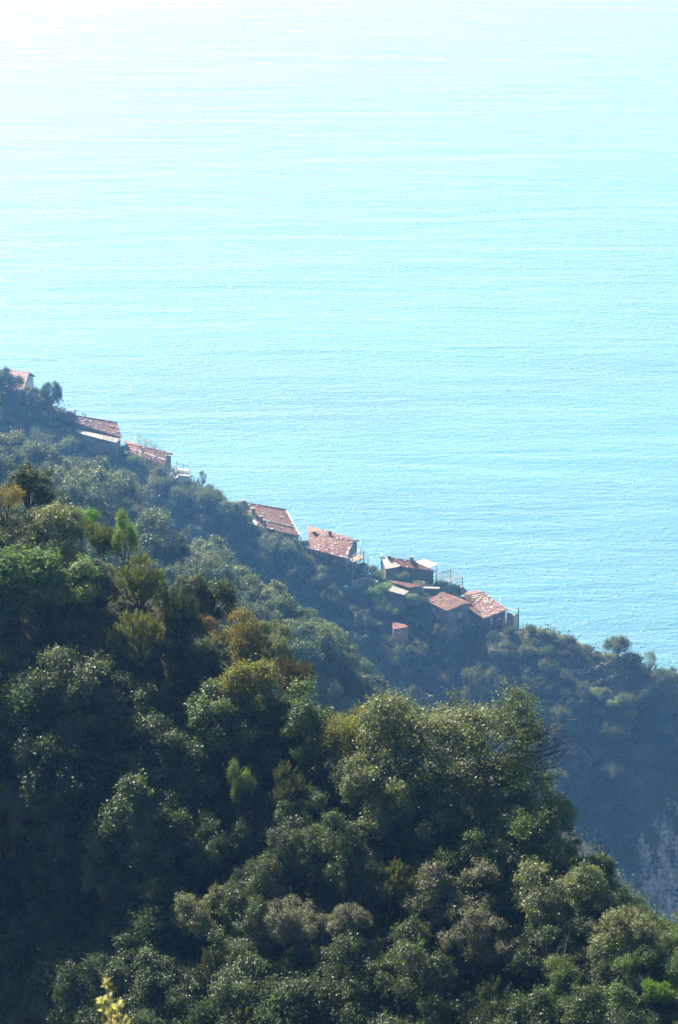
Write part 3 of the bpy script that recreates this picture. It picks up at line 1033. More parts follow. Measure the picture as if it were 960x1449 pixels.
# rickety balcony at the downhill end of the speck roofed house
t = thing('balcony', 'rickety timber balcony on long props beside the speck roofed house', 'balcony', at(505, 800, 345))
o = np.array(t.location)
fl = [at(495, 790, 346.5) - o, at(512, 783.5, 347.8) - o, at(516, 789, 346) - o, at(499, 796, 344.7) - o]
MB().hexa(fl, [p - np.array([0, 0, .12]) for p in fl]).build('floor', M['wood'], t)
for px, py0, py1, Y in ((490.5, 792, 822, 345.3), (494.5, 792, 815, 345.4), (499, 786, 820, 344.8), (515, 778, 800, 346), (511, 774, 790, 347.6), (521, 790, 815, 345)):
    MB().tube([at(px, py1, Y) - o - (0, 0, .5), at(px, py0, Y) - o], .075, 5).build('post', M['pale_bark'], t)
MB().tube([at(500, 812, 344.8) - o, at(510, 790, 345.6) - o], .06, 5).build('brace', M['pale_bark'], t)
MB().tube([at(498, 786.5, 344.9) - o, at(516, 779.5, 346) - o], .06, 5).build('rail', M['white'], t)
MB().tube([at(505, 783, 347.0) - o, at(511, 777, 347.6) - o], .06, 5).build('rail', M['white'], t)
t = thing('plastic_sheet', 'crumpled faded blue sheet caught under the rickety balcony', 'sheet', at(491, 832, 343))
MB().rock((0, 0, 0), (.35, .3, .5), np.random.default_rng(8)).build('sheet', M['blue'], t)
wall_run('retaining_wall', 'tall grey retaining wall below the rickety balcony', [at(498, 823, 344.2), at(520, 818, 344.6), at(534, 824, 343.4)], .5, 2.4, 'drystone', coping='drystone')
wall_run('retaining_wall', 'short pale wall stub under the eaves of the three chimney house', [at(361, 759, 351.3), at(370, 760, 350.8)], .45, 1.6, 'wall_pale', coping='stone')
# clutter of boards stepping down between balcony and brown house
for i, (px, py, ln, rz, tl) in enumerate([(513, 800, 1.6, .5, .3), (520, 806, 1.4, -.3, -.4), (526, 802, 1.2, .9, .2), (517, 813, 1.5, .2, .5), (529, 812, 1.1, -.6, .3)]):
    lab = ['upper pale plank lying in scrub below the rickety balcony', 'tilted pale plank in scrub right of the rickety balcony', 'short pale plank near the little white shed',
           'lower pale plank lying in scrub below the rickety balcony', 'lowest pale plank in the scrub left of the brown house'][i]
    d = ray(px, py)
    for Y in np.arange(335, 352, .1):
        q = CAM + d * (Y / d[1])
        if q[2] - .35 <= hgt(q[0], q[1]):
            break
    tag = mobj('plank', np_mesh('plank', *(lambda m: (np.array(m.v), m.f))(MB().box((0, 0, 0), (ln, .28, .06), 0, tl))), M['pale_bark'])
    tag.location = q
    tag.rotation_euler = (0, .3, rz)
    tag['label'] = lab
    tag['category'] = 'plank'

# white awning behind the brown house
t = thing('awning', 'flat white awning on posts behind the right end of the brown house', 'awning', at(600, 808, 349))
o = np.array(t.location)
q = [at(585, 796, 348.2) - o, at(601, 791, 350.6) - o, at(620, 798.5, 348.8) - o, at(606, 803, 346.9) - o]
MB().hexa(q, [p - np.array([0, 0, .10]) for p in q]).build('sheet', M['cloth'], t)
for px, py, Y in ((587, 797, 348.2), (601, 792.5, 350.5), (618, 799, 348.6), (606, 803, 347.1)):
    a = at(px, py, Y) - o - (0, 0, .12)
    MB().tube([a - (0, 0, 3.0), a], .05, 5).build('post', M['metal'], t)

# netted pergola
t = thing('pergola', 'skeletal pergola hung with grey netting between brown house and last house', 'pergola', at(635, 835, 342))
o = np.array(t.location)
c4 = [at(617, 812, 344.4) - o, at(638, 806, 346.6) - o, at(655, 817, 344.2) - o, at(636, 824, 341.8) - o]
for p_ in c4:
    MB().tube([p_ - (0, 0, 3.2), p_ + (0, 0, .1)], .06, 5).build('post', M['metal'], t)
for i in range(4):
    MB().tube([c4[i], c4[(i + 1) % 4]], .05, 5).build('rail', M['metal'], t)
net = MB()
for i in range(1, 12):
    u = i / 12
    sag = lambda v: np.array([0, 0, -.35 * math.sin(math.pi * u) * math.sin(math.pi * v)])
    for (A_, B_, C_, D_) in ((c4[0], c4[1], c4[3], c4[2]), (c4[0], c4[3], c4[1], c4[2])):
        s0, s1 = A_ + (B_ - A_) * u, C_ + (D_ - C_) * u
        net.tube([s0 + (s1 - s0) * v + sag(v) for v in (0, .25, .5, .75, 1)], .022, 3)
for i in range(14):
    s0, s1 = c4[0] + (c4[3] - c4[0]) * (i / 13), c4[0] + (c4[3] - c4[0]) * (i / 13) - (0, 0, 2.2)
    net.tube([s0, s1 + (.1 * math.sin(i), 0, 0)], .02, 3)
for i in range(14):
    s0 = c4[3] + (c4[2] - c4[3]) * (i / 13)
    net.tube([s0, s0 - (.1 * math.sin(i), 0, 1.5)], .02, 3)
net.build('netting', M['dark_metal'], t)['kind'] = 'stuff'
wall_run('garden_wall', 'pale capped wall right of the stovepipe, under the brown house', [at(599, 832, 341.8), at(622, 832.5, 341.6)], .3, 1.6, 'wall_stone', coping='white')
wall_run('garden_wall', 'short stone pier under the right corner of the netted pergola', [at(649, 828, 342.6), at(655, 831, 342.0)], .7, .9, 'wall_stone', below=.3)

# terrace at the end of the last house
t = thing('parapet_terrace', 'pale parapet terrace with corner post and rails at the end of the last house', 'terrace', at(726, 888, 338))
o = np.array(t.location)
MB().hexa([at(717.5, 866, 338.6) - o, at(726, 869, 337.6) - o, at(727, 869, 337.9) - o, at(718.5, 866, 338.9) - o],
          [at(717.5, 892, 338.6) - o, at(726, 892, 337.6) - o, at(727, 892, 337.9) - o, at(718.5, 892, 338.9) - o]).build('left_parapet', M['wall_pink'], t)
MB().hexa([at(726.6, 871, 337.4) - o, at(733.5, 868, 338.4) - o, at(734, 868, 338.7) - o, at(727.2, 871, 337.7) - o],
          [at(726.6, 892, 337.4) - o, at(733.5, 890, 338.4) - o, at(734, 890, 338.7) - o, at(727.2, 892, 337.7) - o]).build('right_parapet', M['wall_pale'], t)
fl = [at(718, 872, 338.8) - o, at(727, 875, 337.8) - o, at(734, 872, 338.8) - o, at(724, 868, 340.4) - o]
MB().hexa(fl, [p - np.array([0, 0, 2.0]) for p in fl]).build('floor', M['stone'], t)
MB().tube([at(734, 890, 338.5) - o, at(733.8, 861, 338.5) - o], .10, 6).build('corner_post', M['dark_metal'], t)
MB().tube([at(720, 861, 340.2) - o, at(733.8, 864.5, 338.5) - o], .045, 5).build('rail', M['white'], t)
MB().tube([at(727, 868.5, 337.5) - o, at(733.8, 867, 338.4) - o], .045, 5).build('rail', M['white'], t)
# fence stakes along the crest
for i, (px, py) in enumerate([(740, 878), (745, 879), (752, 882), (758, 884), (764, 886)]):
    p = at(px, py + 3, 336.5)
    p[2] = float(hgt(p[0], p[1]))
    s_ = mobj('fence_stake', np_mesh('fence_stake', *(lambda m: (np.array(m.v), m.f))(MB().tube([(0, 0, -.4), (.02, 0, .7), (.05, .02, 1.5 - .12 * i)], [.045, .04, .03], 5))), M['wood'])
    s_.location = p
    s_['label'] = 'thin grey stake standing in the scrub beyond the last house'
    s_['category'] = 'stake'
    s_['group'] = 'stakes beyond the last house'

def on_slope(px, py, up=0.0, rng_=(300, 400), step=.2):
    d = ray(px, py)
    for Y in np.arange(rng_[0], rng_[1], step):
        q = CAM + d * (Y / d[1])
        if q[2] - up <= float(hgt(q[0], q[1])):
            return q
    return CAM + d * (rng_[1] / d[1])
drystone('dry_stone_wall', 'pale topped dry stone terrace wall on the crest near the right edge', [on_slope(*q, .8) for q in ((798, 948), (826, 947), (852, 940), (868, 934), (880, 930))], .9, 41, 3)
drystone('dry_stone_wall', 'lower grassy terrace wall below the pale topped one', [on_slope(*q, .5) for q in ((834, 967), (852, 961), (870, 955), (890, 948))], .6, 42, 2)

# bare rock cliff at the right edge
def rock_cliff():
    rng = np.random.default_rng(77)
    nu, nv = 70, 110
    V, T_ = [], []
    us, vs = np.linspace(0, 1, nu), np.linspace(0, 1, nv)
    base = np.zeros((nv, nu, 3))
    for j, v in enumerate(vs):
        for i, u in enumerate(us):
            px = 876 + (u + .10 * math.sin(v * 7)) * (125 - 20 * abs(v - .5))
            py = 1082 + 34 * math.sin(u * 9.0) * (1 - v) + 20 * math.sin(u * 23) * (1 - v) + v * 280
            base[j, i] = on_slope(px, py, 0, (295, 345), .5)
    U, Vv = np.meshgrid(us, vs)
    x, z = base[..., 0], base[..., 2]
    rid = 0
    for k, (f, a) in enumerate(((.55, .9), (1.3, .5), (3.1, .28), (6.5, .13))):
        w = np.sin(x * f * 2.2 + z * .22 + 1.3 * np.sin(z * f * .45 + k) + 1.7 * k) + .5 * np.sin(x * f * 1.7 - z * f * .55 + k)
        rid = rid + a * (1 - np.abs(w))
    rid += .45 * np.sign(np.sin(z * 1.4 + 1.3 * np.sin(x * .6))) * np.abs(np.sin(z * 1.4 + 1.3 * np.sin(x * .6))) ** .4
    env = np.clip(np.minimum(np.minimum(U, 1 - U) * 4, np.minimum(Vv * 2.2, (1 - Vv) * 6)) + .22 * fbm(x, z, 9, 3, .25) - .1, 0, 1)
    n = unit(np.array([.25, -.85, .45]))
    P = base + n * ((rid * .6 + .45) * env ** 1.6 - .35 * (1 - env))[..., None] + rng.normal(size=base.shape) * .04
    idx = np.arange(nu * nv).reshape(nv, nu)
    F = np.stack([idx[:-1, :-1].ravel(), idx[:-1, 1:].ravel(), idx[1:, 1:].ravel(), idx[1:, :-1].ravel()], 1)
    o_ = P.reshape(-1, 3).mean(0)
    me = np_mesh('rock_cliff', P.reshape(-1, 3) - o_, F)
    m, nt, b = new_mat('cliff_rock')
    co = objcoord(nt)
    f1 = noise(nt, 1.2, 7, .65, scaled(nt, co, (1.4, 1, .6)))
    col = ramp(nt, f1, [(.36, (.10, .105, .08)), (.52, (.40, .385, .34)), (.68, (.74, .71, .65))])
    nt.links.new(col, b.inputs['Base Color'])
    b.inputs['Roughness'].default_value = .95
    bump(nt, b, noise(nt, 3.5, 6, .7, co), 1.0, .15)
    r_ = mobj('rock_cliff', me, m)
    r_.location = o_
    r_['label'] = 'bare grey streaked rock cliff in the shade at the right edge'
    r_['category'] = 'cliff'
rock_cliff()
q = on_slope(813, 1181, .1)
r_ = mobj('boulder', np_mesh('boulder', *(lambda m: (np.array(m.v), m.f))(MB().rock((0, 0, 0), (.55, .5, .45), np.random.default_rng(3)).rock((.6, 0, -.7), (.3, .3, .6), np.random.default_rng(4)))), M['white'])
r_.location = q
r_['label'] = 'pale boulder low on the blue shaded face, right of the stepping oak'
r_['category'] = 'rock'

# sprig of a shrub right below the viewpoint
def near_sprig():
    rng = np.random.default_rng(12)
    tips = [((152, 1387), 6.0), ((168, 1420), 6.05), ((178, 1442), 5.95), ((143, 1412), 6.02), ((158, 1446), 6.1)]
    foot = at(160, 1449, 6.0)
    fz = float(hgt(foot[0], foot[1]))
    base = np.array([foot[0] + .05, foot[1] + .1, fz])
    t = thing('shrub_sprig', 'blurred yellow green sprig poking up at the bottom edge, close to the viewer', 'shrub', base)
    st = MB()
    C, N_, T_, Ls = [], [], [], []
    fork = at(160, 1480, 6.05)
    st.tube([(0, 0, -.1), (fork - base) * .5 + (.04, .02, 0), fork - base], [.02, .014, .006], 6)
    for (p, Y) in tips:
        tip = at(p[0], p[1], Y)
        mid = (fork + tip) / 2 + rng.normal(size=3) * .006
        st.tube([fork - base, mid - base, tip - base], [.0045, .0035, .0022], 5)
        for k in range(40):
            u = rng.uniform(.25, 1.03) ** .7
            c = fork + (tip - fork) * u if u > .5 else fork + (mid - fork) * u * 2
            dv = unit(rng.normal(size=3) + np.array([0, 0, .6]))
            C.append(c + dv * .012 - base)
            T_.append(dv)
            N_.append(unit(np.cross(dv, rng.normal(size=3))))
            Ls.append(rng.uniform(.014, .024))
    # leaves lower on the stems
    for k in range(500):
        u = rng.uniform(.15, 1)
        c = (fork - base) * u
        dv = unit(rng.normal(size=3))
        C.append(c + dv * rng.uniform(.02, .22) * (1 - u * .8))
        T_.append(dv)
        N_.append(unit(rng.normal(size=3)))
        Ls.append(rng.uniform(.02, .035))
    C, N_, T_, Ls = map(np.array, (C, N_, T_, Ls))
    N_ = unit(np.cross(T_, np.cross(N_, T_)))
    v, f = leaf_quads(rng, C, N_, T_, Ls, Ls * .5)
    st.build('stems', M['pale_bark'], t)
    fo = mobj('foliage', np_mesh('foliage', v, f, np.repeat(rng.uniform(0, 1, len(C)), 4)), M['soft_leaf'], t)
    fo.color = (.33, .31, .15, 1)
near_sprig()

# fallen log in the dark hollow
q = on_slope(92, 1366, .3, (40, 95), .1)
t = thing('fallen_log', 'brown fallen log lying in the dark hollow at lower left', 'log', q)
MB().tube([(-.8, 0, .35), (0, .05, .2), (.4, 0, .1), (.7, -.05, -.1)], [.09, .12, .11, .09], 8).build('log', M['wood'], t)
MB().tube([(.4, 0, .15), (.75, -.1, .6)], [.06, .03], 5).build('branch_stub', M['wood'], t)

# ------------------------------------------------------------------ undergrowth (ground cover nobody could count)
def undergrowth(name, x0, x1, y0, y1, n, leaf, color, seed, per=9, spread=.5, dens=None):
    rng = np.random.default_rng(seed)
    nc = n // per
    x, y = rng.uniform(x0, x1, nc), rng.uniform(y0, y1, nc)
    k = fbm(x, y, seed, 3, .12)
    keep = rng.uniform(-1.2, 1.2, nc) < k + 0.35
    if dens is not None:
        keep &= dens(x, y)
    x, y, k = x[keep], y[keep], k[keep]
    nc = len(x)
    z = hgt(x, y) + .05
    P = np.stack([x, y, z], 1)
    C = np.repeat(P, per, 0) + rng.normal(size=(nc * per, 3)) * spread * np.array([1, 1, .0])
    C[:, 2] = hgt(C[:, 0], C[:, 1]) + np.abs(rng.normal(size=len(C))) * spread * .8 * (1 + np.repeat(np.clip(k, -.6, 1), per))
    N = unit(np.array([0, -.3, .6]) + rng.normal(size=C.shape) * .7)
    T = unit(np.cross(N, rng.normal(size=C.shape)))
    L = leaf * rng.uniform(.6, 1.5, len(C))
    v, f = leaf_quads(rng, C, N, T, L, L * .55)
    tone = np.clip(np.repeat(rng.uniform(0, .7, nc), per) + rng.uniform(0, .3, len(C)), 0, 1)
    o = mobj(name, np_mesh(name, v, f, np.repeat(tone, 4)), M['needle'])
    o.color = (*color, 1)
    o['kind'] = 'stuff'
    o['label'] = 'low scrub and brambles covering the slope'
    return o
def inframe(m):
    def fn(x, y):
        z = hgt(x, y)
        rx, ry, rz = x, y, z - CAM[2]
        dep = ry * FW[1] + rz * FW[2]
        px = 480 + FPX * rx / dep
        py = 724.5 - FPX * (ry * UP[1] + rz * UP[2]) / dep
        return (px > -m) & (px < 960 + m) & (py < 1449 + m * .6)
    return fn
undergrowth('undergrowth', -25, 25, 42, 92, 130000, .13, DARK, 31, spread=.35, dens=inframe(250))
undergrowth('undergrowth', -70, 60, 150, 300, 120000, .32, (.05, .06, .034), 32, spread=.6, dens=inframe(250))
undergrowth('undergrowth', -90, 90, 285, 400, 230000, .34, (.055, .062, .036), 33, spread=.55, dens=inframe(250))

def crest_band(x, y):
    z = hgt(x, y)
    dep = y * FW[1] + (z - CAM[2]) * FW[2]
    px = 480 + FPX * x / dep
    py = 724.5 - FPX * (y * UP[1] + (z - CAM[2]) * UP[2]) / dep
    line = np.interp(px, [735, 790, 830, 890], [890, 912, 930, 942])
    return (px > 742) & (px < 888) & (py < line + 20) & (y < 345) & (y > 322)
undergrowth('grass', 26, 44, 322, 345, 60000, .20, (.21, .225, .085), 35, spread=.25, dens=crest_band)
# ------------------------------------------------------------------ foreground trees
oakk = ['oak0', 'oak1', 'oak2', 'oak3', 'oak4']
def foreground():
    H = hero
    H('holm_oak', 'dark glossy holm oak rising highest at the left edge of the near slope', 'tree', 'oak0', 38, 690, 38, DARK, L1)
    H('holm_oak', 'small dark oak crown beside the bright green bush at upper left', 'tree', 'oak2', 78, 718, 24, DARK, L1)
    H('turpentine_shrub', 'yellowing shrub under the dark oak at the left edge', 'shrub', 'sumac', 8, 725, 34, (0.17, .14, .03), L1)
    H('laurel_bush', 'vivid green rounded bush on the near skyline', 'shrub', 'laurel0', 115, 742, 24, BRIGHT, L1)
    H('laurel_bush', 'light green upright sapling on the near skyline right of the vivid green bush', 'shrub', 'tall', 178, 772, 40, LGREEN, L1)
    H('tree_heath', 'olive feathery heath bush right under the vivid green bush', 'shrub', 'heath0', 145, 785, 32, OLIVE, L1)
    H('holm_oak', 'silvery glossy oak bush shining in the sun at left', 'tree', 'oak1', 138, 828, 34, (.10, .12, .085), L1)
    H('holm_oak', 'broad grey green oak at left under the dark skyline oak', 'tree', 'oak3', 55, 775, 56, GREY, L1)
    H('laurel_bush', 'large leafy mid green bush against the left edge', 'shrub', 'laurel1', 25, 850, 66, (.075, .135, .040), L1)
    H('holm_oak', 'sunlit green oak crown between left edge and silvery bush', 'tree', 'oak4', 90, 855, 46, LGREEN, L1)
    H('tree_heath', 'brown green heath bush sloping right of the silvery oak', 'shrub', 'heath1', 200, 845, 42, OLIVE, L1)
    H('tree_heath', 'tall dark cone shaped heath at the shoulder of the near slope', 'shrub', 'heath0', 255, 890, 44, (.035, .045, .02), L1, zs=1.3)
    H('tree_heath', 'olive plumed heath catching sun on the left slope', 'shrub', 'heath1', 195, 930, 48, OLIVE, L1)
    H('tree_heath', 'low yellow green heath tuft in the shade of the left slope', 'shrub', 'heath0', 250, 1010, 24, OLIVE, L1)
    H('turpentine_shrub', 'small orange leaved shrub on the near skyline', 'shrub', 'sumac', 293, 892, 22, ORANGE, L1)
    H('turpentine_shrub', 'amber and green open shrub with visible branches beside the orange one', 'shrub', 'sumac', 338, 912, 38, (.15, .13, .03), L1)
    H('holm_oak', 'loose oak with bare limbs showing on the near skyline', 'tree', 'oak2', 372, 930, 38, GREY, L1)
    H('tree_heath', 'dark rust tipped bush on the shoulder left of the skyline gap', 'shrub', 'heath1', 418, 968, 36, (.075, .068, .022), L1)
    H('laurel_bush', 'light yellow green bush below the amber shrub', 'shrub', 'laurel1', 345, 985, 46, YELLOW, L1)
    H('holm_oak', 'dense grey green oak in the middle of the near slope', 'tree', 'oak3', 330, 1045, 60, OAK, L1)
    H('holm_oak', 'dark oak crown left of the yellow green gap bush', 'tree', 'oak4', 428, 1035, 56, OAK, L1)
    H('laurel_bush', 'yellow green bush in the skyline gap left of the big oak', 'shrub', 'laurel0', 497, 1048, 42, YELLOW, L1)
    H('laurel_bush', 'olive green small bush against the big oak, left side', 'shrub', 'laurel1', 525, 1075, 30, (.12, .12, .02), L1)
    big = H('holm_oak', 'biggest oak with wide open crown and bare limbs reaching right', 'tree', 'bigoak', 642, 1076, 116, GREY, L1, zs=1.0, rz=0.0)
    rng = np.random.default_rng(9)
    for k in range(6):
        m = MB()
        a = np.array([.66 + .1 * rng.uniform(), -.25 + .06 * k, .74 + .05 * k])
        b = a + np.array([.34 + .2 * rng.uniform(), -.12, .10 * rng.normal() + .08])
        c = b + np.array([.20, -.06, .10 + .06 * rng.normal()])
        m.tube([a, (a + b) / 2 + (0, 0, -.05), b, c], [.016, .012, .007, .002], 5)
        for q in range(12):
            s0 = a + (b - a) * rng.uniform(.3, 1) + (c - b) * rng.uniform(0, .8) * (q % 2)
            e = s0 + np.array([rng.uniform(.05, .24), rng.uniform(-.12, .12), rng.uniform(-.06, .24)])
            m.tube([s0, (s0 + e) / 2 + (0, 0, .03), e], [.006, .004, .0015], 3)
        m.build('limb', M['bark'], big)
    H('holm_oak', 'rounded oak stepping down right of the biggest oak', 'tree', 'oak1', 738, 1172, 68, OAK, L1)
    H('holm_oak', 'pale dusty oak at lower left of the biggest oak', 'tree', 'oak0', 540, 1140, 66, GREY, L1)
    H('holm_oak', 'oak lobe hanging at right end of the near slope', 'tree', 'oak2', 778, 1212, 44, OAK, L1)
    H('laurel_bush', 'light green slender bush glowing in the dark hollow', 'shrub', 'tall', 342, 1138, 36, (.115, .175, .05), L1)
    H('tree_heath', 'tiny yellow green tuft alone in the dark hollow', 'shrub', 'heath0', 385, 1208, 12, YELLOW, L1)
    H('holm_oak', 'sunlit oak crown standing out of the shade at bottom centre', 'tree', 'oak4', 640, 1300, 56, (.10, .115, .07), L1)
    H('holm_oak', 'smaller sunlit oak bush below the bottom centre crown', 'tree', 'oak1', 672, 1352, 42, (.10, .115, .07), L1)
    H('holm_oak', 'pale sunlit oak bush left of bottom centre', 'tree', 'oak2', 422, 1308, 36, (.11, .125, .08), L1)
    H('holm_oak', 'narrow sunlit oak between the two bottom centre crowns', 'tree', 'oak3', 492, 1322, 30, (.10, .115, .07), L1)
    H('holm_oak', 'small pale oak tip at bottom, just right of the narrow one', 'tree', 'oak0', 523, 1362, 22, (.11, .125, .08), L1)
    H('holm_oak', 'grey oak filling the lower right below the biggest oak', 'tree', 'oak4', 800, 1285, 62, GREY, L1)
    H('holm_oak', 'grey oak bush on the lower right skyline', 'tree', 'oak3', 880, 1330, 48, GREY, L1)
    H('holm_oak', 'oak at the right edge of the lower skyline', 'tree', 'oak0', 945, 1345, 54, OAK, L1)
    H('holm_oak', 'grey oak low at right, above the neon green bush', 'tree', 'oak2', 880, 1385, 44, OAK, L1)
    H('leaning_bush', 'leaning pale stemmed bush near the bottom right', 'shrub', 'leaner', 762, 1402, 32, LGREEN, L1, tilt=(.25, .35))
    H('laurel_bush', 'neon green bush in the bottom right corner', 'shrub', 'heath0', 930, 1428, 26, (.12, .22, .025), L1)
    H('holm_oak', 'faint grey bush in the deep shade of the lower left', 'tree', 'oak1', 150, 1265, 34, GREY, L1)
    H('holm_oak', 'grey bush at the left edge halfway down the shade', 'tree', 'oak3', 28, 1165, 44, GREY, L1)
    H('laurel_bush', 'small lit tuft at the lower left edge', 'shrub', 'laurel0', 52, 1305, 18, LGREEN, L1)
    H('holm_oak', 'grey bush in the shade right of the faint lower left one', 'tree', 'oak4', 292, 1300, 40, GREY, L1)
foreground()

def inpoly(px, py, poly):
    c = False
    j = len(poly) - 1
    for i in range(len(poly)):
        xi, yi = poly[i]
        xj, yj = poly[j]
        if (yi > py) != (yj > py) and px < (xj - xi) * (py - yi) / (yj - yi) + xi:
            c = not c
        j = i
    return c

def fill(poly, layer, rlo, rhi, kinds, n, names, group_of, overlap=.62, extra=0, tries=6000):
    rg = random.Random(hash((n, layer)) % 1000)
    xs = [p[0] for p in poly]
    ys = [p[1] for p in poly]
    got = 0
    for _ in range(tries):
        if got >= n:
            break
        px, py, r = rg.uniform(min(xs), max(xs)), rg.uniform(min(ys), max(ys)), rg.uniform(rlo, rhi)
        if not inpoly(px, py, poly):
            continue
        if any(math.hypot(px - a, py - b) < overlap * (r + c) for a, b, c in USED):
            continue
        if layer is L1 and any(la is L1 and math.hypot(px - a, (py - b) * (.62 if py > b else 1)) < .62 * r + .75 * c for a, b, c, la in HERO):
            continue
        key, col, nm, cat = rg.choice(kinds)
        loc, Rw, ks = find_spot(px, py, r, KINDS[key][2], *layer)
        if loc is None or ks > 1.01:
            continue
        USED.append((px, py, r))
        cc = jit(col, .25)
        label, grp = describe(px, py, nm, cc, r, rlo, rhi, group_of[0], group_of[1]), group_of[2]
        plant(nm, label, cat, key, loc, Rw, cc, rg.uniform(0, 6.28), grp, (rg.uniform(-.15, .15), rg.uniform(-.15, .15)), zs=rg.uniform(.9, 1.3))
        got += 1
    print('filled', got)

for (px, py, r, key, lab) in [(826, 1268, 30, 'oak1', 'oak on the descending skyline just right of the stepping lobe'), (905, 1318, 30, 'oak4', 'pale oak on the low skyline between two grey oaks'),
                    (700, 1135, 46, 'oak3', 'oak merged into the right flank of the biggest oak'), (600, 1165, 52, 'oak1', 'shaded oak merged under the left flank of the biggest oak'),
                    (690, 1205, 56, 'oak0', 'dark oak right below the trunk of the biggest oak'), (792, 1172, 20, 'oak2', 'small crown leaning out over the blue hollow'),
                    (560, 1060, 44, 'oak4', 'oak merged into the upper left flank of the biggest oak'), (985, 1330, 40, 'oak2', 'oak cut by the right picture edge')]:
    hero('holm_oak', lab, 'tree', key, px, py, r, OAK, L1)

LM1 = [(38, 690, 'the dark left edge oak'), (115, 742, 'the vivid green bush'), (178, 772, 'the light green skyline sapling'), (138, 828, 'the silvery oak'), (25, 850, 'the large leafy left edge bush'),
       (255, 890, 'the dark cone shaped heath'), (195, 930, 'the sunlit olive heath'), (293, 892, 'the orange shrub'), (338, 912, 'the amber shrub'), (345, 985, 'the low yellow bush'),
       (418, 968, 'the rust tipped bush'), (497, 1048, 'the yellow green gap bush'), (652, 1085, 'the biggest oak'), (755, 1170, 'the rounded stepping oak'), (540, 1140, 'the pale dusty oak'),
       (342, 1138, 'the slender glowing bush'), (385, 1208, 'the tiny lone tuft'), (640, 1300, 'the bottom centre crown'), (422, 1308, 'the pale bush left of bottom centre'), (492, 1322, 'the narrow sunlit oak'),
       (880, 1330, 'the grey low skyline oak'), (930, 1428, 'the neon green bush'), (762, 1402, 'the leaning pale stemmed bush'), (92, 1366, 'the fallen log'), (158, 1420, 'the blurred sprig'),
       (52, 1305, 'the small lit left tuft'), (28, 1165, 'the grey left edge bush'), (150, 1265, 'the faint shaded bush'), (250, 1010, 'the low yellow heath tuft')]
LM2 = [(38, 660, 'the dark left edge oak'), (115, 730, 'the vivid green bush'), (178, 760, 'the light green skyline sapling'), (150, 640, 'the long house lean-to'), (215, 670, 'the banded roof'), (260, 690, 'the white terrace'),
       (265, 860, 'the dark cone shaped heath'), (300, 870, 'the orange shrub'), (345, 880, 'the amber shrub'), (420, 945, 'the rust tipped bush'), (497, 1020, 'the yellow green gap bush'),
       (345, 770, 'the three chimney house'), (470, 830, 'the speck roofed house'), (590, 1000, 'the biggest oak')]
LM3 = [(28, 545, 'the pink roof'), (73, 562, 'the knob topped tree'), (130, 620, 'the long house'), (212, 645, 'the banded roof'), (260, 675, 'the white terrace'), (322, 728, 'the round oak'), (385, 745, 'the three chimney house'),
       (468, 785, 'the speck roofed house'), (505, 800, 'the rickety balcony'), (585, 815, 'the wide brown house'), (630, 860, 'the dotted gable house'), (700, 875, 'the last house'), (566, 895, 'the pink hut'),
       (615, 917, 'the three round bushes'), (492, 888, 'the pale twiggy tree'), (840, 943, 'the pale dry stone wall'), (862, 960, 'the lower terrace wall'), (876, 918, 'the airy olive'), (680, 976, 'the twin slim trees'),
       (925, 1200, 'the rock cliff'), (813, 1181, 'the pale boulder'), (945, 968, 'the right edge skyline oak'), (760, 1000, 'the top of the biggest oak'), (800, 1130, 'the stepping oak')]
SEEN_LABELS = set()
def where(px, py, LM, k=0):
    d, n, dx, dy = sorted((math.hypot(px - a, py - b), n, px - a, py - b) for a, b, n in LM)[k]
    an = math.degrees(math.atan2(-dy, dx)) % 360
    w = ['right of', 'up right of', 'above', 'up left of', 'left of', 'down left of', 'below', 'down right of'][int((an + 22.5) // 45) % 8]
    return ('close ' if d < 38 else 'far ' if d > 85 else '') + w + ' ' + n
def tint(c):
    if c[0] > c[1] * .9:
        return 'olive brown'
    if c[1] > .105:
        return 'grey green'
    return 'dark green' if c[1] < .075 else 'mid green'
def describe(px, py, nm, col, r, lo, hi, LM, pre):
    kind = {'holm_oak': 'oak', 'evergreen_tree': 'evergreen', 'tree_heath': 'feathery heath', 'laurel_bush': 'broad leaved bush', 'scrub_bush': 'bush'}[nm]
    size = 'small' if r < lo + (hi - lo) * .33 else 'big' if r > lo + (hi - lo) * .67 else 'medium'
    for k in range(5):
        lab = ('%s %s %s%s %s' % (size, tint(col), pre, kind, where(px, py, LM, k))).strip()
        if lab not in SEEN_LABELS:
            break
    SEEN_LABELS.add(lab)
    return lab
for (px, py, r, lab) in [(838, 1236, 26, 'oak clump on the steep edge above the low skyline'), (866, 1270, 26, 'oak clump at the foot of the steep edge'), (896, 1296, 24, 'low oak clump between the steep edge and the low skyline')]:
    hero('holm_oak', lab, 'tree', random.choice(['oak1', 'oak3']), px, py, r, OAK, L1)
P1 = [(-120, 760), (60, 740), (160, 800), (260, 900), (300, 960), (440, 1010), (500, 1090), (780, 1150), (840, 1290), (960, 1360), (1080, 1400), (1080, 1520), (-120, 1520)]
k1 = [('oak%d' % i, (.058, .085, .034), 'holm_oak', 'tree') for i in range(5)] + [('heath0', OLIVE, 'tree_heath', 'shrub'), ('heath1', (.06, .075, .03), 'tree_heath', 'shrub'),
      ('laurel0', (.05, .085, .03), 'laurel_bush', 'shrub'), ('laurel1', (.045, .075, .03), 'laurel_bush', 'shrub')] + [('oak%d' % i, (.05, .075, .03), 'holm_oak', 'tree') for i in range(5)]
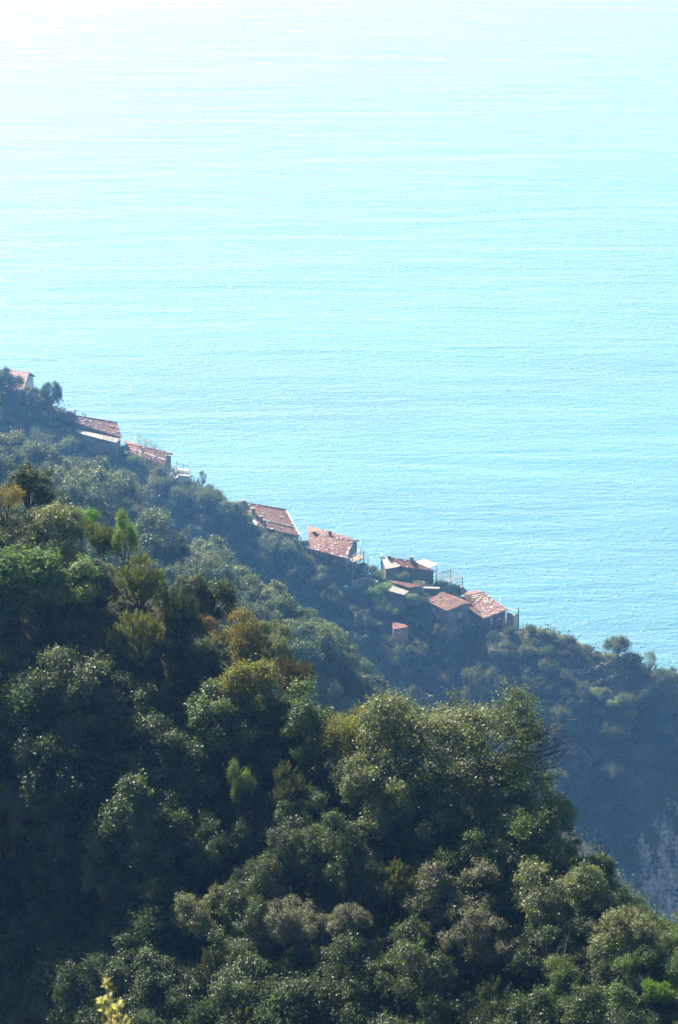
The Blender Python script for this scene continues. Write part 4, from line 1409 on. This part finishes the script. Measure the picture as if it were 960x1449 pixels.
def along(ridge, t0, t1, n, rlo, rhi, kinds, label, grp, side=(-2.0, 2.5), seed=1):
    rg = random.Random(seed)
    P = RIDGES[ridge][0]
    for k in range(n):
        t = t0 + (t1 - t0) * (k + rg.uniform(.1, .9)) / n
        i = min(int(t), len(P) - 2)
        a, b = P[i], P[i + 1]
        p = a + (b - a) * (t - i)
        d = unit(np.array([b[0] - a[0], b[1] - a[1], 0]))
        q = p + np.array([-d[1], d[0], 0]) * rg.uniform(*side)
        key, col, nm, cat = rg.choice(kinds)
        q[2] = float(hgt(q[0], q[1]))
        v = q - CAM
        dep = float(v @ FW)
        sx, sy = 480 + FPX * float(v @ RT) / dep, 724.5 - FPX * float(v @ UP) / dep
        rad, cc = rg.uniform(rlo, rhi), jit(col, .25)
        if sx < -60 or sx > 1020:
            continue
        plant(nm, describe(sx, sy - rad * 25, nm, cc, rad, rlo, rhi, label[0], label[1]), cat, key, q, rad, cc, rg.uniform(0, 6.28), grp, zs=rg.uniform(.85, 1.15))
along(0, 6.6, 10.3, 34, .6, 1.0, [q for q in k1 if q[2] == 'holm_oak'], (LM1, 'edge '), 'small trees on the near crest', (-1.8, 1.1), 8)
fill(P1, L1, 36, 74, k1, 140, None, (LM1, '', 'trees and bushes of the near slope'), overlap=.33)
along(0, 3.7, 9.5, 50, .45, .85, k1, (LM1, 'crest '), 'small trees on the near crest', (-2.5, 1.5), 5)

# ------------------------------------------------------------------ middle spurs
FG = [(.078, .108, .046), (.068, .095, .044), (.098, .120, .052), (.060, .084, .035)]
P2 = [(-80, 600), (30, 600), (110, 670), (200, 715), (215, 745), (250, 790), (310, 800), (395, 850), (420, 900), (470, 940), (535, 1010), (520, 1080), (380, 1080), (200, 900), (60, 760), (-80, 760)]
k2 = [('faroak%d' % i, FG[i], 'evergreen_tree' if i % 2 else 'holm_oak', 'tree') for i in range(4)]
for (px, py, r) in [(20, 615, 26), (70, 655, 28), (130, 670, 28), (185, 712, 26), (212, 748, 22), (245, 790, 26), (300, 790, 30), (330, 832, 34), (385, 852, 30),
                    (430, 905, 28), (470, 940, 30), (505, 975, 30), (530, 1010, 24), (445, 985, 34), (400, 935, 30), (260, 830, 30), (150, 720, 30)]:
    key = random.choice(k2)
    hero(key[2], describe(px, py, key[2], key[1], r, 20, 38, LM2, 'hazy '), 'tree', key[0], px, py, r, key[1], L2, group='oaks of the middle spurs', ja=.15)
fill(P2, L2, 20, 38, k2, 120, None, (LM2, 'hazy ', 'oaks of the middle spurs'), overlap=.36)
along(1, 1.2, 5.5, 26, 1.0, 1.6, k2, (LM2, 'hazy crest '), 'oaks on the upper middle crest', (-1, 2.5), 6)
along(2, 1.5, 8.3, 60, .9, 1.6, k2, (LM2, 'hazy crest '), 'oaks on the lower middle crest', (-2, 5), 7)

# ------------------------------------------------------------------ village ridge vegetation
def ridge_veg():
    H = hero
    H('holm_oak', 'dark oak at the left edge covering the pink roof corner', 'tree', 'faroak0', 2, 545, 24, DARK, L3)
    H('holm_oak', 'dark oak below the pink roof, left of the knob topped tree', 'tree', 'faroak1', 43, 562, 19, DARK, L3)
    H('holm_oak', 'tall dark oak with a rounded knob top on the ridge skyline', 'tree', 'faroak2', 73, 562, 15, DARK, L3, zs=1.5)
    H('ivy_bush', 'bright green ivy clump at the left end of the long house', 'shrub', 'farbush0', 86, 592, 9, (.09, .15, .03), L3)
    H('ivy_bush', 'yellow green bush under the long house lean-to at left', 'shrub', 'farbush1', 78, 604, 8, (.11, .17, .03), L3)
    H('ivy_bush', 'ivy against the right end of the long house', 'shrub', 'farbush0', 176, 622, 8, (.05, .08, .025), L3)
    H('bare_tree', 'leafless bushy tree in front of the banded red roof', 'tree', 'bare', 202, 632, 18, (.12, .14, .05), L3)
    H('bare_tree', 'thin leafless sapling before the banded red roof', 'tree', 'bare', 222, 634, 13, (.12, .12, .06), L3)
    H('ivy_bush', 'light green bush at the left foot of the banded red roof', 'shrub', 'farbush1', 190, 652, 9, (.08, .15, .03), L3)
    H('young_cypress', 'thin dark sapling on the skyline right of the white terrace', 'tree', 'fartall', 286, 680, 10, DARK, L3)
    H('holm_oak', 'round oak at the left end of the three chimney house', 'tree', 'faroak3', 322, 728, 22, FG[1], L3)
    H('ivy_bush', 'bright green creeper at the left gable of the three chimney house', 'shrub', 'farbush0', 350, 738, 10, (.085, .16, .03), L3)
    H('holm_oak', 'grey bush under the eaves of the three chimney house', 'tree', 'faroak1', 382, 775, 16, FG[2], L3)
    H('holm_oak', 'oak bush under the right corner of the three chimney house', 'tree', 'faroak2', 412, 780, 16, FG[0], L3)
    H('holm_oak', 'dark shrub in the gap between the two big red roofs', 'shrub', 'farbush1', 432, 760, 7, DARK, L3)
    H('prickly_bush', 'yellow green scrub hanging under the speck roofed house', 'shrub', 'farbush0', 458, 812, 9, (.11, .14, .05), L3)
    H('garden_bush', 'tall bright green shrub bank below the rickety balcony', 'shrub', 'farbush1', 533, 840, 14, (.14, .22, .05), L3)
    H('garden_bush', 'bright green bush mid-bank left of the low red roof', 'shrub', 'farbush0', 545, 862, 13, (.14, .22, .05), L3)
    H('lemon_tree', 'round light green tree in front of the low red roof', 'tree', 'faroak0', 582, 856, 13, (.16, .24, .08), L3)
    H('lemon_tree', 'round light green tree lower left of the other round ones', 'tree', 'faroak1', 566, 868, 10, (.15, .23, .07), L3)
    H('lemon_tree', 'small ball shaped tree right of the pink hut', 'tree', 'faroak2', 595, 885, 7, (.11, .19, .06), L3)
    H('garden_bush', 'pale green bush just above the pink hut roof', 'shrub', 'farbush1', 580, 878, 8, (.10, .15, .06), L3)
    H('garden_bush', 'left one of three small round bushes below the village', 'shrub', 'farbush0', 601, 917, 8, (.09, .15, .05), L3)
    H('garden_bush', 'middle one of three small round bushes below the village', 'shrub', 'farbush0', 618, 916, 7, (.10, .17, .05), L3)
    H('garden_bush', 'right one of three small round bushes below the village', 'shrub', 'farbush0', 628, 918, 6, (.09, .16, .05), L3)
    H('garden_bush', 'pale round bush low under the village near the big oak top', 'shrub', 'farbush1', 604, 940, 11, (.09, .14, .06), L3)
    H('garden_bush', 'bushy hedge behind the wide brown house on the skyline', 'shrub', 'farbush0', 572, 792, 8, (.10, .12, .04), L3)
    H('garden_bush', 'green bush between white awning roof and netted pergola', 'shrub', 'farbush1', 622, 808, 7, (.07, .11, .04), L3)
    H('ivy_bush', 'grey vine tangle over the dotted roof gable', 'shrub', 'farbush1', 622, 872, 11, (.12, .11, .09), L3)
    H('holm_oak', 'pale twiggy tree in the shade under the village', 'tree', 'bare', 492, 888, 13, (.2, .18, .15), L3)
    H('holm_oak', 'hazy slim tree behind the top of the biggest oak', 'tree', 'fartall', 668, 975, 26, FG[2], L3)
    H('holm_oak', 'second hazy slim tree behind the top of the biggest oak', 'tree', 'fartall', 690, 978, 22, FG[2], L3)
    H('olive_tree', 'airy olive tree on the skyline above the dry stone terrace', 'tree', 'faroak3', 876, 918, 18, (.10, .115, .06), L3)
    H('olive_tree', 'twiggy olive left of the airy skyline olive', 'tree', 'bare', 858, 920, 11, (.12, .12, .08), L3)
    H('holm_oak', 'dark bush on the end of the terrace', 'shrub', 'farbush0', 893, 935, 15, DARK, L3)
    H('olive_tree', 'wispy bush on the skyline right of the terrace', 'tree', 'fartall', 919, 945, 16, FG[2], L3)
    H('holm_oak', 'oak bush on the skyline at the right edge', 'tree', 'faroak0', 945, 968, 24, FG[0], L3)
    H('holm_oak', 'oak bush hanging right of the terrace', 'tree', 'faroak1', 912, 985, 18, FG[1], L3)
    H('garden_bush', 'light green bush below the terrace scrub', 'shrub', 'farbush1', 773, 924, 12, (.08, .11, .05), L3)
    for i, (px, py, r, c) in enumerate([(800, 985, 13, FG[2]), (820, 975, 13, FG[1]), (842, 985, 12, LGREEN), (785, 1000, 9, FG[2]), (870, 995, 12, LGREEN), (850, 1010, 9, FG[0]), (893, 1012, 9, LGREEN),
                                        (903, 1000, 11, FG[0]), (890, 1042, 8, FG[2]), (915, 1062, 7, FG[2]), (820, 1070, 10, FG[0]), (832, 1078, 8, LGREEN), (640, 925, 7, FG[0])]):
        H('scrub_bush', 'lighter bush on the shaded face, ' + where(px, py, LM3) + [', pale', ', greenish', ', dull'][i % 3], 'shrub', random.choice(['farbush0', 'farbush1', 'faroak2']), px, py, r, tuple(v * 1.5 for v in c), L3, group='bushes on the shaded face', ja=.15)
    for i, (px, py, r) in enumerate([(752, 893, 8), (765, 900, 9), (780, 903, 8), (790, 912, 8), (806, 910, 8), (815, 918, 9), (832, 920, 8), (800, 925, 8), (760, 912, 7), (845, 930, 7)]):
        H('scrub_bush', ['low', 'small', 'rounded', 'dry', 'spreading'][i % 5] + ' sunny crest scrub bush ' + where(px, py, LM3, i % 2), 'shrub', random.choice(['farbush0', 'farbush1']), px, py, r, (.085, .09, .045), L3, group='scrub on the crest', ja=.2)
ridge_veg()
for (px, py, r, key, lab, c) in [(550, 838, 11, 'farbush1', 'bright shrub at the top of the green bank by the grey lean-to', (.14, .22, .05)), (540, 852, 12, 'farbush0', 'bright shrub on the left of the green bank', (.13, .21, .05)),
                                 (556, 868, 9, 'farbush1', 'bright shrub at the bottom of the green bank', (.14, .22, .06)), (640, 945, 8, 'farbush0', 'pale green bush low on the face, above the biggest oak', (.13, .19, .07)),
                                 (514, 792, 8, 'farbush0', 'scrub bush in the gap right of the rickety balcony', FG[1]), (526, 797, 9, 'farbush1', 'scrub bush left of the little white shed', FG[0]),
                                 (537, 806, 8, 'farbush0', 'green bush under the little white shed', LGREEN), (640, 836, 11, 'farbush1', 'dark hedge bush below the netted pergola', DARK),
                                 (652, 840, 9, 'farbush0', 'dark bush between pergola and the last house', DARK), (628, 826, 8, 'farbush1', 'dark bush at the left foot of the pergola', DARK),
                                 (600, 856, 8, 'farbush0', 'dark bush between the low roof and the dotted gable house', FG[3]), (648, 878, 11, 'farbush1', 'dull vine bush on the wall between the two dotted roofs', FG[3]),
                                 (665, 892, 10, 'faroak1', 'grey shrub against the left wall of the last house', FG[3]), (622, 896, 13, 'faroak2', 'grey shrub under the dotted gable house', FG[3]),
                                 (592, 908, 8, 'farbush0', 'dull shrub right of the pink hut', FG[3]), (580, 902, 8, 'farbush0', 'dull shrub touching the right side of the pink hut', FG[0]), (549, 899, 9, 'farbush1', 'dull shrub touching the left side of the pink hut', FG[0]),
                                 (568, 916, 9, 'farbush1', 'dull shrub under the pink hut', FG[3]),
                                 (540, 890, 10, 'faroak0', 'tall green shrub left of the pink hut', LGREEN), (700, 905, 11, 'farbush0', 'dark shrub under the pilaster of the last house', DARK), (722, 895, 9, 'farbush1', 'dark shrub under the end terrace parapet', DARK),
                                 (395, 765, 9, 'farbush0', 'bush touching the eaves of the three chimney house', FG[1]), (268, 690, 9, 'farbush0', 'shrub under the whitewashed terrace', FG[1]),
                                 (225, 672, 12, 'faroak3', 'shrub under the banded red roof', FG[3]), (150, 655, 12, 'faroak2', 'shrub at the wall foot of the lean-to', FG[0]),
                                 (20, 568, 15, 'faroak0', 'dark oak right under the pink roof', DARK), (58, 574, 16, 'faroak1', 'dark oak at the foot of the knob topped tree, left', DARK),
                                 (74, 590, 14, 'faroak2', 'dark oak at the foot of the knob topped tree', DARK), (4, 580, 18, 'faroak3', 'dark oak at the left edge under the pink roof', DARK),
                                 (38, 590, 16, 'faroak1', 'dark oak below the gap between pink roof and knob topped tree', DARK), (95, 612, 9, 'farbush0', 'bush under the left tip of the lean-to', FG[1]),
                                 (298, 700, 11, 'faroak0', 'skyline oak between the terrace and the three chimney house', FG[1]), (312, 712, 10, 'farbush1', 'skyline bush left of the three chimney house', FG[0])]:
    hero('scrub_bush', lab, 'shrub', key, px, py, r, c, L3, ja=.15)
P3 = [(-60, 560), (60, 600), (100, 630), (160, 660), (180, 680), (260, 700), (300, 710), (340, 760), (420, 790), (480, 840), (540, 890), (650, 930), (740, 920), (840, 990), (980, 1010), (1040, 1060),
      (1040, 1085), (900, 1095), (885, 1320), (830, 1320), (740, 1000), (560, 1000), (420, 860), (260, 780), (60, 660), (-60, 620)]
k3 = [('farbush0', (.075, .095, .045), 'scrub_bush', 'shrub'), ('farbush1', (.095, .115, .058), 'scrub_bush', 'shrub'), ('faroak1', (.068, .092, .046), 'scrub_bush', 'shrub'), ('faroak3', (.085, .098, .055), 'scrub_bush', 'shrub')]
fill(P3, L3, 9, 20, k3, 230, None, (LM3, 'shaded ', 'bushes of the village ridge face'), overlap=.5)
print('plants', len([o for o in bpy.data.objects if o.type == 'EMPTY']))
